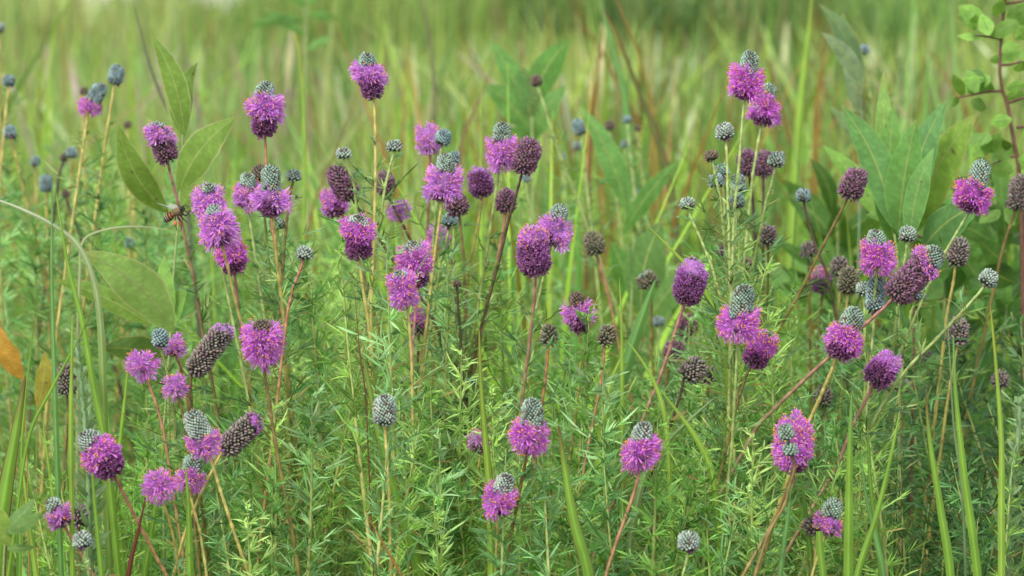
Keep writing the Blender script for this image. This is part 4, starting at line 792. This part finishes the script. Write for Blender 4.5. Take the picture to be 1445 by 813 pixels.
# ------------------------------------------------------------------ honey bee
def bee():
    d = 1.17; k = d / FPX; tail, hd = P(230, 310, d + .0005), P(259, 294, d - .003)
    ax = nrm(hd - tail); L = np.linalg.norm(hd - tail); up = nrm(UPV - ax * np.dot(UPV, ax)); sd = np.cross(ax, up)
    org = (tail + hd) / 2; root = empty('honey_bee', org)
    tag(root, 'honey bee with an orange pollen load flying at the pinkish stem, left', 'bee')
    prof = [(0, .02), (.06, .10), (.16, .155), (.28, .18), (.40, .165), (.50, .10), (.535, .055), (.56, .12), (.64, .17), (.74, .175), (.82, .12), (.86, .07), (.89, .12), (.95, .14), (1.0, .11), (1.03, .03)]
    t = np.array([p[0] for p in prof]); tf = np.linspace(0, 1.03, 46); r = np.interp(tf, t, [p[1] for p in prof]) * L
    sag = -.05 * L * np.sin(np.pi * np.clip(tf, 0, 1)) * 0 + np.where(tf < .5, -.08 * L * (1 - tf / .5) ** 2, 0)
    a = np.arange(14) * 2 * math.pi / 14
    V = tail + ax * (tf * L)[:, None, None] + up * sag[:, None, None] + r[:, None, None] * (np.cos(a)[None, :, None] * sd + np.sin(a)[None, :, None] * up)
    C = np.zeros((46, 14, 3))
    for i, q in enumerate(tf):
        if q < .52: c = (.025, .018, .012) if (q / .52 * 5) % 1 < .55 else ((.34, .30, .22) if q < .28 else (.42, .17, .05))
        elif q < .85: c = (.20, .14, .065)
        else: c = (.035, .028, .02)
        C[i, :] = c
    mb = MB(); mb.grid(V, C, closed=True); mb.build('body', M_bee, root, org)
    th = tail + ax * L * .70
    for sg in (-1, 1):
        for ln, wd, bk in ((.75, .26, .5), (.5, .2, .9)):
            mw = MB(); D = nrm(-ax * bk + up * .55 + sd * sg * .55); b0 = th + up * L * .12 + sd * sg * L * .08; n = 9
            s = np.linspace(0, 1, n); w = np.sin(np.pi * np.clip(s * .93 + .05, 0, 1)) ** .6 * wd * L; sv = nrm(np.cross(D, up) + ax * .3)
            g = np.stack([b0 + D * (s * ln * L)[:, None] + sv * (u * w / 2)[:, None] for u in (-1, -.3, .4, 1)], 1)
            mw.grid(g, np.full((n, 4, 3), (.75, .72, .66))); mw.build('wing', M_wing, root, org)
        for j, (px, q1, q2, q3) in enumerate([(.80, (.10, -.16, .12), (.30, -.05, .2), (.42, -.36, .12)), (.70, (.0, -.2, .16), (.04, -.32, .2), (.1, -.44, .16)), (.60, (-.04, -.22, .16), (-.10, -.42, .16), (-.16, -.60, .12))]):
            ml = MB(); o = tail + ax * L * px - up * L * .1 + sd * sg * L * .06
            pts = [o] + [o + ax * L * q[0] + up * L * q[1] + sd * sg * L * q[2] for q in (q1, q2, q3)]
            sp_ = spline(pts, 4); tube(ml, sp_, np.linspace(.035, .016, len(sp_)) * L, (.05, .03, .02), 6); lg = ml.build('leg', M_dark, root, org)
            if j == 2:
                mp = MB(); c = (pts[1] + pts[2]) / 2; uu = np.linspace(-1, 1, 9); aa = np.arange(10) * 2 * math.pi / 10; dv = nrm(pts[2] - pts[1]); e1 = nrm(np.cross(dv, ax + .1)); e2 = np.cross(dv, e1)
                g = c + dv * (uu * .11 * L)[:, None, None] + (np.sqrt(1 - uu ** 2 * .98) * .065 * L)[:, None, None] * (np.cos(aa)[None, :, None] * e1 + np.sin(aa)[None, :, None] * e2)
                mp.grid(g, np.full((9, 10, 3), (.62, .15, .06)), closed=True); mp.build('pollen_basket', M_anther, lg, org)
        ma = MB(); h = tail + ax * L * 1.0 + up * L * .04 + sd * sg * L * .05
        tube(ma, spline([h, h + ax * L * .12 + up * L * .06, h + ax * L * .2 - up * L * .1], 4), .012 * L, (.03, .02, .015), 5); ma.build('antenna', M_dark, root, org)
        me_ = MB(); c = tail + ax * L * .96 + sd * sg * L * .10; uu = np.linspace(-1, 1, 7); aa = np.arange(8) * math.pi / 4
        g = c + up * (uu * .07 * L)[:, None, None] + (np.sqrt(1 - uu ** 2 * .97) * .045 * L)[:, None, None] * (np.cos(aa)[None, :, None] * sd + np.sin(aa)[None, :, None] * ax)
        me_.grid(g, np.full((7, 8, 3), (.012, .01, .01)), closed=True); me_.build('eye', M_dark, root, org)
M_wing = mat('bee_wing', .5, .3, .5, 2000, .2)
_nt = M_wing.node_tree; _o = [n for n in _nt.nodes if n.type == 'OUTPUT_MATERIAL'][0]; _src = _o.inputs['Surface'].links[0].from_socket
_tp = _nt.nodes.new('ShaderNodeBsdfTransparent'); _mx = _nt.nodes.new('ShaderNodeMixShader'); _mx.inputs[0].default_value = .6
_nt.links.new(_tp.outputs[0], _mx.inputs[1]); _nt.links.new(_src, _mx.inputs[2]); _nt.links.new(_mx.outputs[0], _o.inputs['Surface'])
bee()

# ------------------------------------------------------------------ ground
def ground():
    xs = np.concatenate([-np.geomspace(400, 2, 24), np.linspace(-1.8, 1.8, 30), np.geomspace(2, 400, 24)]); ys = np.concatenate([np.linspace(-6, 4, 50), np.geomspace(4.2, 900, 50)])
    X, Y = np.meshgrid(xs, ys); Z = .006 * np.sin(X * 7) * np.cos(Y * 5) - .006 - .00005 * np.maximum(Y - 100, 0)
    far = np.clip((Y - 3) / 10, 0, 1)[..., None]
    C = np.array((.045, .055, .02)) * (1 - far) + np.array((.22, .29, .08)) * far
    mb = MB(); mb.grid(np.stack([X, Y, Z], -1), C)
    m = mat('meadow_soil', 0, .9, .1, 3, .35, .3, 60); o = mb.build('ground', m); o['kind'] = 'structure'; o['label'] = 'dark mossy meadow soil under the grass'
ground()

# ------------------------------------------------------------------ sky, sun, camera
w = bpy.data.worlds.new('World'); scene.world = w; w.use_nodes = True; nt = w.node_tree; nt.nodes.clear()
sky = nt.nodes.new('ShaderNodeTexSky'); sky.sky_type = 'NISHITA'; sky.sun_disc = False
EL, ROT = math.radians(52), math.radians(-150)
sky.sun_elevation = EL; sky.sun_rotation = ROT; sky.air_density = 1.4; sky.dust_density = 1.0; sky.ozone_density = 1.0
hs = nt.nodes.new('ShaderNodeHueSaturation'); hs.inputs['Saturation'].default_value = .45; hs.inputs['Value'].default_value = 1.62
bg = nt.nodes.new('ShaderNodeBackground'); bg.inputs['Strength'].default_value = SKY_S = .15
wo = nt.nodes.new('ShaderNodeOutputWorld')
nt.links.new(sky.outputs[0], hs.inputs['Color']); nt.links.new(hs.outputs[0], bg.inputs['Color']); nt.links.new(bg.outputs[0], wo.inputs['Surface'])
sl = bpy.data.lights.new('sun', 'SUN'); sl.energy = 2.6; sl.angle = math.radians(14); sl.color = (1, .96, .88)
so = bpy.data.objects.new('sun', sl); COL.objects.link(so)
from mathutils import Vector
sd_ = Vector((math.sin(ROT) * math.cos(EL), math.cos(ROT) * math.cos(EL), math.sin(EL)))   # towards the sun
so.rotation_euler = sd_.to_track_quat('Z', 'Y').to_euler(); so.location = sd_ * 5
cam = bpy.data.cameras.new('camera'); co = bpy.data.objects.new('camera', cam); COL.objects.link(co)
cam.sensor_width = 36; cam.lens = 36 * FPX / 1445; cam.clip_start = .02; cam.clip_end = 2000
co.location = tuple(CAM); co.rotation_euler = (math.pi / 2 - PITCH, 0, 0)
cam.dof.use_dof = True; cam.dof.focus_distance = 1.15; cam.dof.aperture_fstop = 17.0; cam.dof.aperture_blades = 0
scene.camera = co
scene.view_settings.view_transform = 'Standard'; scene.view_settings.look = 'None'; scene.view_settings.exposure = 0; scene.view_settings.gamma = 1
scene.render.engine = 'CYCLES'
scene.cycles.use_denoising = True
scene.cycles.max_bounces = 6; scene.cycles.diffuse_bounces = 3; scene.cycles.transmission_bounces = 4; scene.cycles.transparent_max_bounces = 8; scene.cycles.glossy_bounces = 2
scene.cycles.sample_clamp_indirect = 4
